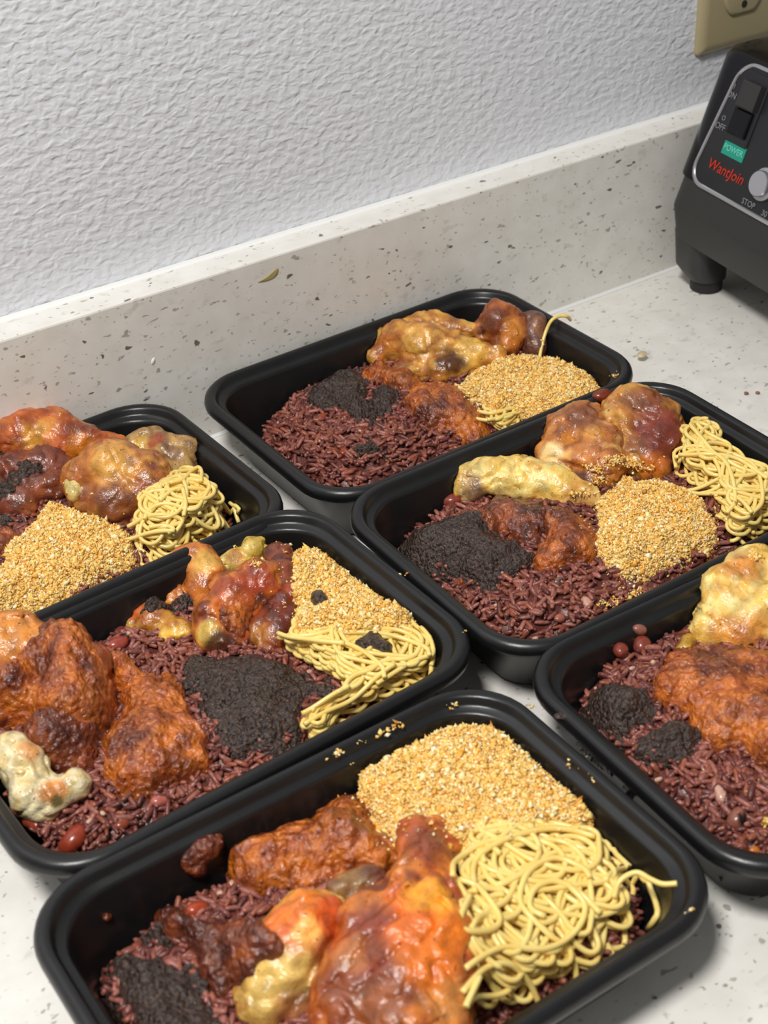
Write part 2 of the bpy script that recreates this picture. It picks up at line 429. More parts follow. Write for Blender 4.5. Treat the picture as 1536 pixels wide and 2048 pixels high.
def heap(name, t, pts, z0, H, w, mat, lump=(0.004, 0.0012), fb=(0.012, 0.0015), ragged=0.0015, skirt=0.005, seed=1, step=0.0009, clip=True, build=True, drape=True, on_top=False, fine=0.0, bmin=10, soft=0.0, base=None):
    """a mound of soft food: flat outline, rounded shoulder of width w, cellular lumps and noise; closed underneath"""
    H = H/1000.0; w = w/1000.0; hm = HM[t]
    if drape:                                  # outline found on what already lies in the tray
        ys = [q[1] for q in pts]; y0, y1 = min(ys), max(ys); o = []
        for q in pts:
            zz = hm.hit(q[0], q[1])[2]+0.40*H*(1-(q[1]-y0)/(y1-y0+1e-6)); zz = min(max(zz, (z0-min(bmin, 9))/1000.0), (z0+9)/1000.0)
            o.append(at(q[0], q[1], zz)[:2])
        poly = chaikin(np.array(o), 2)
    else: poly = pix_poly(pts, z0/1000.0)
    z_in = z0; z0 = (z0 if base is None else base)/1000.0
    lo = poly.min(0)-0.006; hi = poly.max(0)+0.006
    gx = np.arange(lo[0], hi[0], step); gy = np.arange(lo[1], hi[1], step)
    X, Y = np.meshgrid(gx, gy, indexing='ij'); P3 = np.stack([X, Y, np.zeros_like(X)], -1)
    d = poly_sdf(X, Y, poly)+ragged*fbm(P3, 0.007, seed+5, 2)+0.4*ragged*fbm(P3, 0.0025, seed+6, 2)
    if drape:
        B = hm.get(X, Y)
        if not on_top: B = np.clip(B, z0-bmin/1000.0, z0+0.007)
        for _ in range(6):
            for ax in (0, 1):
                p = np.pad(B, [(2, 2) if k == ax else (0, 0) for k in (0, 1)], 'edge'); n_ = B.shape[ax]
                B = sum(np.take(p, range(q, q+n_), ax) for q in range(5))/5.0
    else: B = np.full(X.shape, z0)
    dp = d
    if clip: d = np.minimum(d, tray_sdf(t, X, Y, B if base is None else np.full(X.shape, z_in/1000.0))-0.0006)
    q = np.clip((d if base is None else dp)/w, 0, 1); prof = (np.sqrt(np.clip(1-(1-q)**2, 0, 1))*0.75+q*0.25)*(1-soft)+q*q*(3-2*q)*soft
    edge = np.clip(d/0.003, 0, 1)
    Z = B+H*prof+edge*(fb[1]*fbm(P3, fb[0], seed, 3)+lump[1]*(lumps(P3[..., :2], lump[0], seed+2)-0.4)+0.7*lump[1]*(lumps(P3[..., :2], lump[0]*0.5, seed+9)-0.4)+fine*(lumps(P3[..., :2], 0.0021, seed+12)-0.4))
    Z = np.where(d < 0, B+np.maximum(d*4.0, -skirt), Z)
    vm = d > -0.0022
    cm = vm[:-1, :-1] & vm[1:, :-1] & vm[1:, 1:] & vm[:-1, 1:]
    fi = np.clip(((hm.X-gx[0])/step), 0, len(gx)-1.001); fj = np.clip(((hm.Y-gy[0])/step), 0, len(gy)-1.001)
    i0 = fi.astype(int); j0 = fj.astype(int)
    ok = (hm.X >= gx[0]) & (hm.X <= gx[-1]) & (hm.Y >= gy[0]) & (hm.Y <= gy[-1]) & vm[i0, j0] & (d[i0, j0] > 0)
    hm.add_grid(np.where(ok, Z[i0, j0], 0.0))
    if not build: return None, poly
    ii, jj = np.nonzero(cm)
    if not len(ii): raise ValueError('empty heap '+name+' '+str(pts[0]))
    used = np.zeros(vm.shape, bool)
    for a in (0, 1):
        for b in (0, 1): used[ii+a, jj+b] = True
    ids = np.full(vm.shape, -1); ids[used] = np.arange(used.sum()); nv = int(used.sum())
    top = np.c_[X[used], Y[used], Z[used]]; bot = np.c_[X[used], Y[used], np.maximum(np.minimum(B[used]-skirt, top[:, 2]-0.0008), 0.003)]
    Q = np.c_[ids[ii, jj], ids[ii+1, jj], ids[ii+1, jj+1], ids[ii, jj+1]]
    E = np.concatenate([Q[:, [0, 1]], Q[:, [1, 2]], Q[:, [2, 3]], Q[:, [3, 0]]])
    key = {}
    for a, b in E.tolist(): key[(a, b)] = 1
    bd = np.array([(a, b) for (a, b) in key if (b, a) not in key])
    sides = np.c_[bd[:, 1], bd[:, 0], bd[:, 0]+nv, bd[:, 1]+nv]
    me = np_mesh(name, np.vstack([top, bot]), [np.vstack([Q, Q[:, ::-1]+nv, sides])], mat)
    return obj(name, me), poly

# ------------------------------------------------------------------ rice grains, crumbs
def scatter_mesh(base_V, base_F, pos, rot, scl, cols):
    """n copies of a little solid merged as one mesh; rot (n,3,3), scl (n,3), cols (n,3)"""
    n = len(pos); k = len(base_V)
    V = np.einsum('nij,nkj->nki', rot, base_V[None]*scl[:, None, :])+pos[:, None, :]
    Fs = [(np.asarray(f)[None]+(np.arange(n)*k)[:, None, None]).reshape(-1, np.asarray(f).shape[1]) for f in base_F]
    return V.reshape(-1, 3), Fs, np.repeat(cols, k, 0)
def rand_rot(n, tilt):
    """random heading, small random tilt off the horizontal"""
    a = RNG.uniform(0, 2*math.pi, n); b = RNG.normal(0, tilt, n); c = RNG.uniform(0, 2*math.pi, n)
    ca, sa, cb, sb, cc, sc = np.cos(a), np.sin(a), np.cos(b), np.sin(b), np.cos(c), np.sin(c)
    o = np.zeros(n); i = np.ones(n)
    Rz = np.stack([ca, -sa, o, sa, ca, o, o, o, i], -1).reshape(n, 3, 3)
    Ry = np.stack([cb, o, sb, o, i, o, -sb, o, cb], -1).reshape(n, 3, 3)
    Rx = np.stack([i, o, o, o, cc, -sc, o, sc, cc], -1).reshape(n, 3, 3)
    return Rz @ Ry @ Rx
def grain_base():
    rings = [(-0.5, 0.0), (-0.46, 0.66), (-0.25, 0.97), (0.0, 1.0), (0.25, 0.97), (0.46, 0.66), (0.5, 0.0)]; k = 6
    V = [(-0.5, 0, 0)]
    for x, r in rings[1:-1]:
        for a in range(k): V.append((x, 0.5*r*math.cos(2*math.pi*a/k), 0.5*r*math.sin(2*math.pi*a/k)))
    V.append((0.5, 0, 0)); m = len(rings)-2; q = []; t = []
    for a in range(m-1):
        for i in range(k):
            j = (i+1) % k; q.append((1+a*k+i, 1+a*k+j, 1+(a+1)*k+j, 1+(a+1)*k+i))
    for i in range(k):
        j = (i+1) % k; t.append((0, 1+j, 1+i)); t.append((1+m*k, 1+(m-1)*k+i, 1+(m-1)*k+j))
    V = np.array(V); V[:, 2] += 0.10*(1-(2*V[:, 0])**2)
    return V, [np.array(q), np.array(t)]
GR_V, GR_F = grain_base()
def sample_poly(poly, n, t, margin, grow=0.0):
    lo = poly.min(0)-grow; hi = poly.max(0)+grow
    P = RNG.uniform(lo, hi, (n, 2))
    d = poly_sdf(P[:, 0], P[:, 1], poly)
    z = HM[t].get(P[:, 0], P[:, 1])
    ok = (d > -grow) & (tray_sdf(t, P[:, 0], P[:, 1], z+0.002) > margin)
    return P[ok], z[ok], d[ok]
def rice(t, pts, z0, H, w, label, seed, per_mm2=0.175, exposed=None, ragged=0.003):
    _, poly = heap('rice_bed', t, pts, z0, H+z0-3.5, w*0.75, M_RICE_BED, lump=(0.006, 0.0016), fb=(0.02, 0.003), ragged=ragged, seed=seed, step=0.0013, build=False, drape=False, base=3.5)
    RZ = HM[t].Z.copy()
    V = []; Fs = []; C = []; off = 0
    for pg in [pts]:
        pl = pix_poly(pg, (z0+H*0.6)/1000.0)
        area_mm2 = np.prod(pl.max(0)-pl.min(0))*1e6
        P, z, d = sample_poly(pl, int(area_mm2*per_mm2), t, 0.0024, 0.001)
        n = len(P); pos = np.c_[P, z+RNG.uniform(-0.0002, 0.0016, n)]
        L = RNG.normal(0.0072, 0.0011, n); Wd = RNG.normal(0.0024, 0.0003, n)
        scl = np.c_[L, Wd, Wd*RNG.uniform(0.8, 1.0, n)]
        pal = lin(np.array([(140, 82, 70), (120, 64, 55), (158, 98, 86), (100, 52, 46), (146, 82, 62)]))
        cols = pal[RNG.integers(0, len(pal), n)]*RNG.uniform(0.8, 1.2, (n, 1))
        chip = RNG.uniform(0, 1, n) < 0.012; cols[chip] = lin((206, 164, 140)); scl[chip, 0] *= 0.45
        v, f, c = scatter_mesh(GR_V, GR_F, pos, rand_rot(n, 0.33), scl, cols)
        V.append(v); C.append(c); Fs += [a+off for a in f]; off += len(v)
    quads = [a for a in Fs if a.shape[1] == 4]; tris = [a for a in Fs if a.shape[1] == 3]
    # the packed rice underneath belongs to the same stuff
    hm = HM[t]; st = 3
    X = hm.X[::st, ::st]; Y = hm.Y[::st, ::st]; Z = RZ[::st, ::st]-0.0006; vm = Z > 0.003
    cm = vm[:-1, :-1] & vm[1:, :-1] & vm[1:, 1:] & vm[:-1, 1:]
    ii, jj = np.nonzero(cm); ids = np.arange(vm.size).reshape(vm.shape)+off
    Vb = np.c_[X.ravel(), Y.ravel(), np.maximum(Z, 0.003).ravel()]
    Qb = np.c_[ids[ii, jj], ids[ii+1, jj], ids[ii+1, jj+1], ids[ii, jj+1]]
    allV = np.vstack(V+[Vb]); allC = np.vstack(C+[np.tile(lin((98, 50, 42)), (len(Vb), 1))])
    keep = np.zeros(len(allV), bool); keep[:off] = True; keep[np.unique(Qb)] = True
    rm = np.cumsum(keep)-1
    me = np_mesh('rice', allV[keep], [rm[np.vstack(quads+[Qb])], rm[np.vstack(tris)]], M_RICE, allC[keep])
    return tag(obj('rice', me), label, 'rice', None, 'stuff')
OCT_V = np.array([(1, 0, 0), (-1, 0, 0), (0, 1, 0), (0, -1, 0), (0, 0, 1), (0, 0, -1)], float)*0.5
OCT_F = [np.array([(0, 2, 4), (2, 1, 4), (1, 3, 4), (3, 0, 4), (2, 0, 5), (1, 2, 5), (3, 1, 5), (0, 3, 5)])]
CRUMB_PAL = np.array([(252, 232, 176), (249, 214, 132), (245, 198, 104), (238, 176, 78), (212, 144, 66), (255, 244, 212)])
CRUMB_P = np.array([0.20, 0.31, 0.27, 0.14, 0.04, 0.04])
def crumb_arrays(pos, size=0.00115):
    n = len(pos)
    s = RNG.lognormal(math.log(size), 0.42, (n, 1)); scl = s*np.c_[RNG.uniform(0.8, 1.7, n), RNG.uniform(0.6, 1.1, n), RNG.uniform(0.5, 0.9, n)]
    cols = lin(CRUMB_PAL[RNG.choice(len(CRUMB_PAL), n, p=CRUMB_P)])*RNG.uniform(0.92, 1.14, (n, 1))
    v, f, c = scatter_mesh(OCT_V, OCT_F, pos, rand_rot(n, 0.8), scl, cols)
    return v+RNG.normal(0, 0.00012, v.shape), f, c
def gari(t, pts, z0, H, w, label, seed, n_per_mm2=3.6, strays=160, ragged=0.003, clip=True, **k):
    bed, poly = heap('crumb_bed', t, pts, z0, H, w, M_CRUMB_BED, lump=(0.0045, 0.0016), fb=(0.011, 0.0022), ragged=ragged, seed=seed, step=0.0011, clip=clip, **k)
    bm = bed.data; nv_ = len(bm.vertices); bv = np.zeros(nv_*3, np.float32); bm.vertices.foreach_get('co', bv); bv = bv.reshape(-1, 3)
    bl = np.zeros(len(bm.loops), np.int32); bm.loops.foreach_get('vertex_index', bl); bq = bl.reshape(-1, 4)
    nrm = np.cross(bv[bq[:, 2]]-bv[bq[:, 0]], bv[bq[:, 3]]-bv[bq[:, 1]]); ar = np.linalg.norm(nrm, axis=1)*0.5; up_ = nrm[:, 2] > 0.05*np.linalg.norm(nrm, axis=1)
    pick = RNG.choice(np.nonzero(up_)[0], int(ar[up_].sum()*1e6*n_per_mm2*0.62), p=ar[up_]/ar[up_].sum()); u_, v_ = RNG.uniform(0, 1, (2, len(pick), 1)); q_ = bv[bq[pick]]
    P3 = (q_[:, 0]*(1-u_)+q_[:, 1]*u_)*(1-v_)+(q_[:, 3]*(1-u_)+q_[:, 2]*u_)*v_
    # soft clusters: crumbs cling together
    g = vnoise(P3*np.array([1, 1, 0]), 0.0022, seed+3)
    pos = P3.astype(float); pos[:, 2] += 0.0002+0.0009*np.clip(g, -0.3, 1)+RNG.uniform(-0.0003, 0.0007, len(P3))
    S, zs, ds = sample_poly(poly, strays*6, t, 0.0004, 0.011)
    kp = (ds < 0) & (RNG.uniform(0, 1, len(S)) < np.exp(ds/0.004)); pos = np.vstack([pos, np.c_[S[kp], zs[kp]+0.0004]])
    v, f, c = crumb_arrays(pos)
    nb = nv_
    bpy.data.objects.remove(bed)
    bc = np.tile(lin((244, 204, 122)), (nb, 1))*(1+0.25*vnoise(bv.reshape(-1, 3), 0.0015, seed))[:, None]
    me = np_mesh('toasted_crumbs', np.vstack([v, bv.reshape(-1, 3)]), [f[0], bl.reshape(-1, 4)+len(v)], M_CRUMB, np.vstack([c, bc]))
    hm = HM[t]; hm.add_pts(v)
    return tag(obj('toasted_crumbs', me), label, 'crumbs', None, 'stuff')
def crumbs_at(spots, label, t=None, size=0.0011, z=None):
    """loose crumbs: spots of (px, py, count, spread_m) lying on whatever is there"""
    pos = []
    for px, py, n, sp in spots:
        P = HM[t].hit(px, py) if z is None else at(px, py, z)
        for k in range(n):
            q = P+np.r_[RNG.normal(0, sp, 2), RNG.uniform(0.0002, 0.0002+0.5*sp)]; pos.append(q)
    v, f, c = crumb_arrays(np.array(pos), size)
    return tag(obj('crumb_sprinkle', np_mesh('crumb_sprinkle', v, f, M_CRUMB, c)), label, 'crumbs', None, 'stuff')

# ------------------------------------------------------------------ spaghetti
def tube(path, r, k=7):
    P = np.asarray(path); n = len(P); T = np.gradient(P, axis=0); T /= np.linalg.norm(T, axis=1)[:, None]+1e-12
    up = np.array([0, 0, 1.0]); A = np.cross(T, up); nn = np.linalg.norm(A, axis=1)[:, None]; A = np.where(nn > 1e-3, A/(nn+1e-12), np.array([1.0, 0, 0])); B = np.cross(A, T)
    ang = np.arange(k)*2*math.pi/k
    V = P[:, None]+r*(np.cos(ang)[None, :, None]*A[:, None]+np.sin(ang)[None, :, None]*B[:, None]); V = V.reshape(-1, 3)
    i = np.arange(n-1)[:, None]*k; a = np.arange(k)[None]; b = (a+1) % k
    Q = np.stack([i+a, i+k+a, i+k+b, i+b], -1).reshape(-1, 4)
    V = np.vstack([V, P[0], P[-1]]); c0 = n*k
    t0 = np.c_[np.full(k, c0), np.arange(k), (np.arange(k)+1) % k]; t1 = np.c_[np.full(k, c0+1), (n-1)*k+(np.arange(k)+1) % k, (n-1)*k+np.arange(k)]
    return V, [Q, np.vstack([t0, t1])]
def smooth_path(P, n):
    P = np.asarray(P, float); m = len(P); Q = np.vstack([2*P[0]-P[1], P, 2*P[-1]-P[-2]]); o = []
    for i in range(m-1):
        a, b, c, d = Q[i:i+4]
        for u in np.linspace(0, 1, n, endpoint=False):
            o.append(0.5*((2*b)+(-a+c)*u+(2*a-5*b+4*c-d)*u*u+(-a+3*b-3*c+d)*u**3))
    o.append(P[-1]); return np.array(o)
STAMP = [(a, b) for a in range(-2, 3) for b in range(-2, 3) if a*a+b*b <= 5]
def lay(t, xy, r):
    """drop a strand onto the pile: returns its 3-D path and raises the height map under it"""
    hm = HM[t]; i, j = hm.idx(xy[:, 0], xy[:, 1]); base = np.full(len(xy), 0.0)
    for a, b in STAMP:
        base = np.maximum(base, hm.Z[np.clip(i+a, 0, hm.n[0]-1), np.clip(j+b, 0, hm.n[1]-1)]-r*(1-math.sqrt(max(0.0, 1-(a*a+b*b)*HC*HC/(r*r)))))
    p = np.pad(base, 4, 'edge'); m = np.mean([p[q:q+len(base)] for q in range(9)], 0)
    z = 0.35*base+0.65*m+r*0.45
    for _ in range(3):
        p = np.pad(z, 3, 'edge'); z = np.mean([p[q:q+len(z)] for q in range(7)], 0)
    zmin = np.full(len(xy), 0.0385)
    for zz in np.arange(0.038, 0.003, -0.001): zmin = np.where(tray_sdf(t, xy[:, 0], xy[:, 1], zz) > r, zz, zmin)
    z = np.maximum(z, zmin)
    for a, b in STAMP:
        d2 = (a*a+b*b)*HC*HC
        if d2 < r*r*1.3:
            np.maximum.at(hm.Z, (np.clip(i+a, 0, hm.n[0]-1), np.clip(j+b, 0, hm.n[1]-1)), z+math.sqrt(max(r*r-d2, 0))*0.9)
    return np.c_[xy, z]
def spaghetti(t, pts, z0, label, count, seed, mound=None, r=0.00110, length=(0.10, 0.19), loops=None, curl=70.0, extra=(), heading=None, spread=1.0):
    """strands laid one after another inside the outline, each a part of the portion"""
    rg = np.random.default_rng(seed); z0m = z0/1000.0; poly = pix_poly(pts, z0m)
    if mound: heap('under', t, pts, mound[0], mound[1], mound[2], M_RICE_BED, lump=(0.006, 0.0004), fb=(0.02, 0.001), seed=seed, build=False)
    root = empty('spaghetti_portion', (float(poly[:, 0].mean()), float(poly[:, 1].mean()), z0m)); tag(root, label, 'spaghetti')
    lo, hi = poly.min(0), poly.max(0); cen = poly.mean(0); step = 0.0015; made = 0
    hm = HM[t]; D = np.minimum(poly_sdf(hm.X, hm.Y, poly), tray_sdf(t, hm.X, hm.Y, 0.032)); GX, GY = np.gradient(D); DT = tray_sdf(t, hm.X, hm.Y, 0.030); TX, TY = np.gradient(DT)
    def d_at(p): return float(D[hm.idx(p[0], p[1])])
    while made < count:
        p = rg.uniform(lo, hi); mg = 0.014*spread*(made/count)*rg.uniform(0.15, 1.0)
        if d_at(p) < 0.002+mg: continue
        L = rg.uniform(*length); n = int(L/step); th = rg.uniform(0, 2*math.pi) if heading is None else heading+rg.normal(0, 0.5)+(math.pi if rg.uniform() < 0.5 else 0)
        k = rg.normal(0, curl); sgn = 1 if rg.uniform() < 0.5 else -1; path = []
        for s in range(n):
            path.append(p.copy()); d = d_at(p)-mg
            k += (rg.normal(0, 14)-0.07*(k-sgn*curl*0.8)); k = float(np.clip(k, -150, 150))
            kk = k
            if d < 0.007:
                ij = hm.idx(p[0], p[1]); g = np.array([GX[ij], GY[ij]]); g /= np.linalg.norm(g)+1e-9
                cr = math.cos(th)*g[1]-math.sin(th)*g[0]; dt = math.cos(th)*g[0]+math.sin(th)*g[1]
                if dt < 0.35: kk = (1 if cr >= 0 else -1)*(120+230*max(0, (0.005-d)/0.005)); sgn = 1 if cr >= 0 else -1
            th += kk*step; p = p+step*np.array([math.cos(th), math.sin(th)])
        path = np.array(path); out = np.nonzero(DT[hm.idx(path[:, 0], path[:, 1])] < 0.0014)[0]
        if len(out): path = path[:out[0]]
        if len(path) < 12: continue
        P3 = lay(t, path, r)
        V, F = tube(P3[::1], r); V = V-np.array(root.location)
        obj('strand', np_mesh('strand', V, F, M_PASTA), root); made += 1
    for ex in extra:                       # single strands the photo shows clearly: pixel paths, free end heights in mm or None to lie on the pile
        if len(ex[0]) == 2:
            xy = smooth_path([at(q[0], q[1], HM[t].hit(q[0], q[1])[2])[:2] for q in ex], 9)
            ds = np.r_[0, np.cumsum(np.linalg.norm(np.diff(xy, axis=0), axis=1))]; m = max(int(ds[-1]/step), 6); u = np.linspace(0, ds[-1], m)
            xy = np.c_[np.interp(u, ds, xy[:, 0]), np.interp(u, ds, xy[:, 1])]
            for _ in range(14):
                ij = hm.idx(xy[:, 0], xy[:, 1]); dd = DT[ij]; g = np.c_[TX[ij], TY[ij]]; g /= np.linalg.norm(g, axis=1)[:, None]+1e-9
                xy = xy+g*np.clip(0.0018-dd, 0, 0.004)[:, None]
            xy = xy[DT[hm.idx(xy[:, 0], xy[:, 1])] > 0.0004]
            if len(xy) < 6: continue
            jump = np.nonzero(np.linalg.norm(np.diff(xy, axis=0), axis=1) > 0.006)[0]; xy = xy[:jump[0]+1] if len(jump) else xy
            if len(xy) < 6: continue
            P3 = lay(t, xy, r)
        else:
            P3 = smooth_path([at(q[0], q[1], q[2]/1000.0) for q in ex], 9)
        V, F = tube(P3, r); V = V-np.array(root.location)
        obj('strand', np_mesh('strand', V, F, M_PASTA), root)
    return root

# ------------------------------------------------------------------ smooth solids (chicken): rounded cones blended together
def surface_nets(F, org, h):
    nx, ny, nz = F.shape; s = F < 0
    c = np.zeros((nx-1, ny-1, nz-1), int)
    for a in (0, 1):
        for b in (0, 1):
            for e in (0, 1): c += s[a:nx-1+a, b:ny-1+b, e:nz-1+e]
    act = (c > 0) & (c < 8); ids = np.full(act.shape, -1); ids[act] = np.arange(act.sum()); I = np.argwhere(act)
    acc = np.zeros((len(I), 3)); cnt = np.zeros(len(I))
    cor = [(a, b, e) for a in (0, 1) for b in (0, 1) for e in (0, 1)]
    for p in cor:
        for ax in range(3):
            if p[ax] == 0:
                q = list(p); q[ax] = 1; f0 = F[I[:, 0]+p[0], I[:, 1]+p[1], I[:, 2]+p[2]]; f1 = F[I[:, 0]+q[0], I[:, 1]+q[1], I[:, 2]+q[2]]
                m = (f0 < 0) != (f1 < 0); t = np.where(m, f0/(f0-f1+1e-20), 0); v = np.tile(np.array(p, float), (len(I), 1)); v[:, ax] = t
                acc[m] += v[m]; cnt[m] += 1
    V = org+h*(I+acc/cnt[:, None]); Q = []
    for ax in range(3):
        a1, a2 = [(1, 2), (2, 0), (0, 1)][ax]
        sl0 = [slice(None)]*3; sl1 = [slice(None)]*3; sl0[ax] = slice(0, -1); sl1[ax] = slice(1, None)
        s0 = s[tuple(sl0)]; s1 = s[tuple(sl1)]
        for flip in (False, True):
            E = np.argwhere((s0 & ~s1) if not flip else (~s0 & s1))
            E = E[(E[:, a1] > 0) & (E[:, a2] > 0) & (E[:, a1] < F.shape[a1]-1) & (E[:, a2] < F.shape[a2]-1)]
            def g(o1, o2):
                J = E.copy(); J[:, a1] -= o1; J[:, a2] -= o2; return ids[J[:, 0], J[:, 1], J[:, 2]]
            q = np.c_[g(1, 1), g(0, 1), g(0, 0), g(1, 0)]
            Q.append(q if not flip else q[:, ::-1])
    Q = np.vstack(Q); Q = Q[(Q >= 0).all(1)]
    return V, Q
def solid(name, t, prims, color, margin=0.0008, wall=False, creases=0.0, spots=(), k=0.004, noise=((0.010, 0.0012), (0.004, 0.0005)), h=0.0010, seed=1, mat=None, register=True, wrinkle=None, flat=None):
    """prims: list of chains [(px, py, z_mm, r_mm), ...]; spots: (px, py, radius_mm, colour, strength)"""
    segs = []
    for ch in prims:
        pts = [(wall_hit(t, q[0], q[1], 0.001) if wall else at(q[0], q[1], q[2]/1000.0), q[3]/1000.0) for q in ch]
        if len(pts) == 1: segs.append((pts[0][0], pts[0][0]+1e-6, pts[0][1], pts[0][1]))
        for a, b in zip(pts, pts[1:]): segs.append((a[0], b[0], a[1], b[1]))
    allp = np.array([p for s in segs for p in (s[0]-max(s[2], s[3]), s[1]+max(s[2], s[3]), s[0]+max(s[2], s[3]), s[1]-max(s[2], s[3]))])
    lo = allp.min(0)-0.004; hi = allp.max(0)+0.004; lo[2] = max(lo[2], 0.0035)
    n = np.ceil((hi-lo)/h).astype(int)+1
    G = np.stack(np.meshgrid(*[lo[i]+h*np.arange(n[i]) for i in range(3)], indexing='ij'), -1)
    F = None
    for a, b, ra, rb in segs:
        ab = b-a; L2 = ab@ab; u = np.clip(((G-a)@ab)/(L2+1e-15), 0, 1)
        d = np.linalg.norm(G-a-u[..., None]*ab, axis=-1)-(ra+(rb-ra)*u)
        if F is None: F = d
        else:
            hh = np.clip(0.5+0.5*(F-d)/k, 0, 1); F = F*(1-hh)+d*hh-k*hh*(1-hh)
    for sc_, amp in noise: F = F-amp*fbm(G, sc_, seed, 2)
    if creases: F = F+creases*np.exp(-(fbm(G, 0.011, seed+50, 2)/0.10)**2)-0.35*creases*np.abs(vnoise(G, 0.0045, seed+60))
    if t is not None: F = np.maximum(F, np.where(G[..., 2] < 0.041, margin-tray_sdf(t, G[..., 0], G[..., 1], G[..., 2]), -1.0))
    F = np.maximum(F, 0.004-G[..., 2])
    F[[0, -1]] = 1; F[:, [0, -1]] = 1; F[:, :, [0, -1]] = 1
    V, Q = surface_nets(F, lo, h)
    # colours: real browning and sauce patches of the piece
    pal = [lin(c) for c in color]; w = 0.5+0.95*fbm(V, 0.010, seed+31, 3); w = np.clip(w, 0, 1)*(len(pal)-1)
    i0 = np.clip(w.astype(int), 0, len(pal)-2); fr = (w-i0)[:, None]; pal = np.array(pal); C = pal[i0]*(1-fr)+pal[i0+1]*fr
    if spots:
        R = V-CAM; dep = R@FWD; px = 768+FPX*(R@RIGHT)/dep; py = 1024-FPX*(R@UP)/dep
        for sx, sy, rad, c, st in spots:
            near = np.hypot(px-sx, py-sy); near = near+np.where(near < near.min()+8, dep*1000.0, 1e6); cen = V[np.argmin(near)]
            dd = np.linalg.norm(V-cen, axis=1)/(rad/1000.0)+0.35*fbm(V, 0.006, seed+int(sx), 2)
            m = np.clip(1.35-dd, 0, 1)*st; m = np.clip(m*1.6, 0, st)[:, None]; C = C*(1-m)+lin(c)*m
    C = np.clip(C*1.15, 0, 0.95)
    me = np_mesh(name, V, [Q], mat or M_CHICKEN, C)
    if register and t is not None: HM[t].add_pts(V)
    return obj(name, me)

# ------------------------------------------------------------------ beans
def bean(t, px, py, L, rot, label, col=(122, 52, 36), wd=0.66, dz=0.0, group=None, z=None, name='cooked_bean', eye=False):
    L = L/1000.0; P = HM[t].hit(px, py) if z is None else at(px, py, z/1000.0)
    nu, nv = 14, 9; th = np.linspace(0, math.pi, nv); ph = np.arange(nu)*2*math.pi/nu; V = []
    for a in th:
        for b in ph:
            x, y, q = math.cos(a), math.sin(a)*math.cos(b), math.sin(a)*math.sin(b)
            dent = 0.16*math.exp(-(x/0.35)**2)*max(0, y)
            V.append((0.5*L*x, 0.5*L*wd*(y-dent)+0.06*L*x*x, 0.5*L*wd*0.86*q))
    V = np.array(V); Q = [(i*nu+j, i*nu+(j+1) % nu, (i+1)*nu+(j+1) % nu, (i+1)*nu+j) for i in range(nv-1) for j in range(nu)]
    c, s = math.cos(rot), math.sin(rot); tl = RNG.normal(0, 0.25); ct, st = math.cos(tl), math.sin(tl)
    V = V @ np.array([(ct, 0, -st), (0, 1, 0), (st, 0, ct)]); V = np.c_[c*V[:, 0]-s*V[:, 1], s*V[:, 0]+c*V[:, 1], V[:, 2]]
    C = np.tile(lin(col), (len(V), 1))*(0.9+0.2*RNG.uniform())
    if eye:
        m = np.linalg.norm(V-np.array([0, -0.28*L, 0.22*L]), axis=1) < 0.22*L; C[m] = lin((24, 16, 14))
    o = obj(name, np_mesh(name, V, [np.array(Q)], M_BEAN, C)); o.location = (float(P[0]), float(P[1]), float(P[2]+dz/1000.0+L*wd*0.12))
    HM[t].add_pts(V+np.array(o.location))
    return tag(o, label, 'bean', group)

GOLD = [(226, 174, 78), (210, 146, 54), (164, 96, 38), (218, 162, 72)]
ROAST = [(176, 96, 34), (132, 62, 24), (190, 116, 44), (92, 42, 20)]
PALE = [(236, 200, 104), (226, 180, 82), (240, 212, 128), (210, 156, 66)]
ORANGE = [(206, 96, 20), (176, 64, 16), (216, 122, 30), (120, 46, 18)]
SKIN = [(110, 40, 20), (84, 32, 18), (140, 62, 24), (64, 24, 16)]
DARK = [(78, 40, 26), (54, 28, 20), (100, 56, 34)]
CHAR = (70, 30, 18)

def stew(t, pts, z0, H, w, label, seed, dark=False, **k):
    k.setdefault('lump', (0.0046, 0.0020)); k.setdefault('fb', (0.013, 0.0030)); k.setdefault('fine', 0.0011); k.setdefault('step', 0.0008); k.setdefault('ragged', 0.0024)
    o, _ = heap('stew_mound', t, pts, z0, H, w, M_STEW_DARK if dark else M_STEW, seed=seed, **k)
    return tag(o, label, 'stew')
def shito(t, pts, z0, H, w, label, seed, **k):
    k.setdefault('lump', (0.0036, 0.0013)); k.setdefault('fb', (0.012, 0.0034)); k.setdefault('fine', 0.0012); k.setdefault('step', 0.0007); k.setdefault('ragged', 0.0042); k.setdefault('soft', 0.55); H *= 0.85
    o, _ = heap('pepper_sauce', t, pts, z0, H, w, M_SHITO, seed=seed, **k)
    return tag(o, label, 'sauce')
def meat(name, label, t, prims, color, **k):
    k.setdefault('creases', 0.0013); k.setdefault('noise', ((0.011, 0.0018), (0.0045, 0.0008)))
    return tag(solid(name, t, prims, color, **k), label, 'chicken')

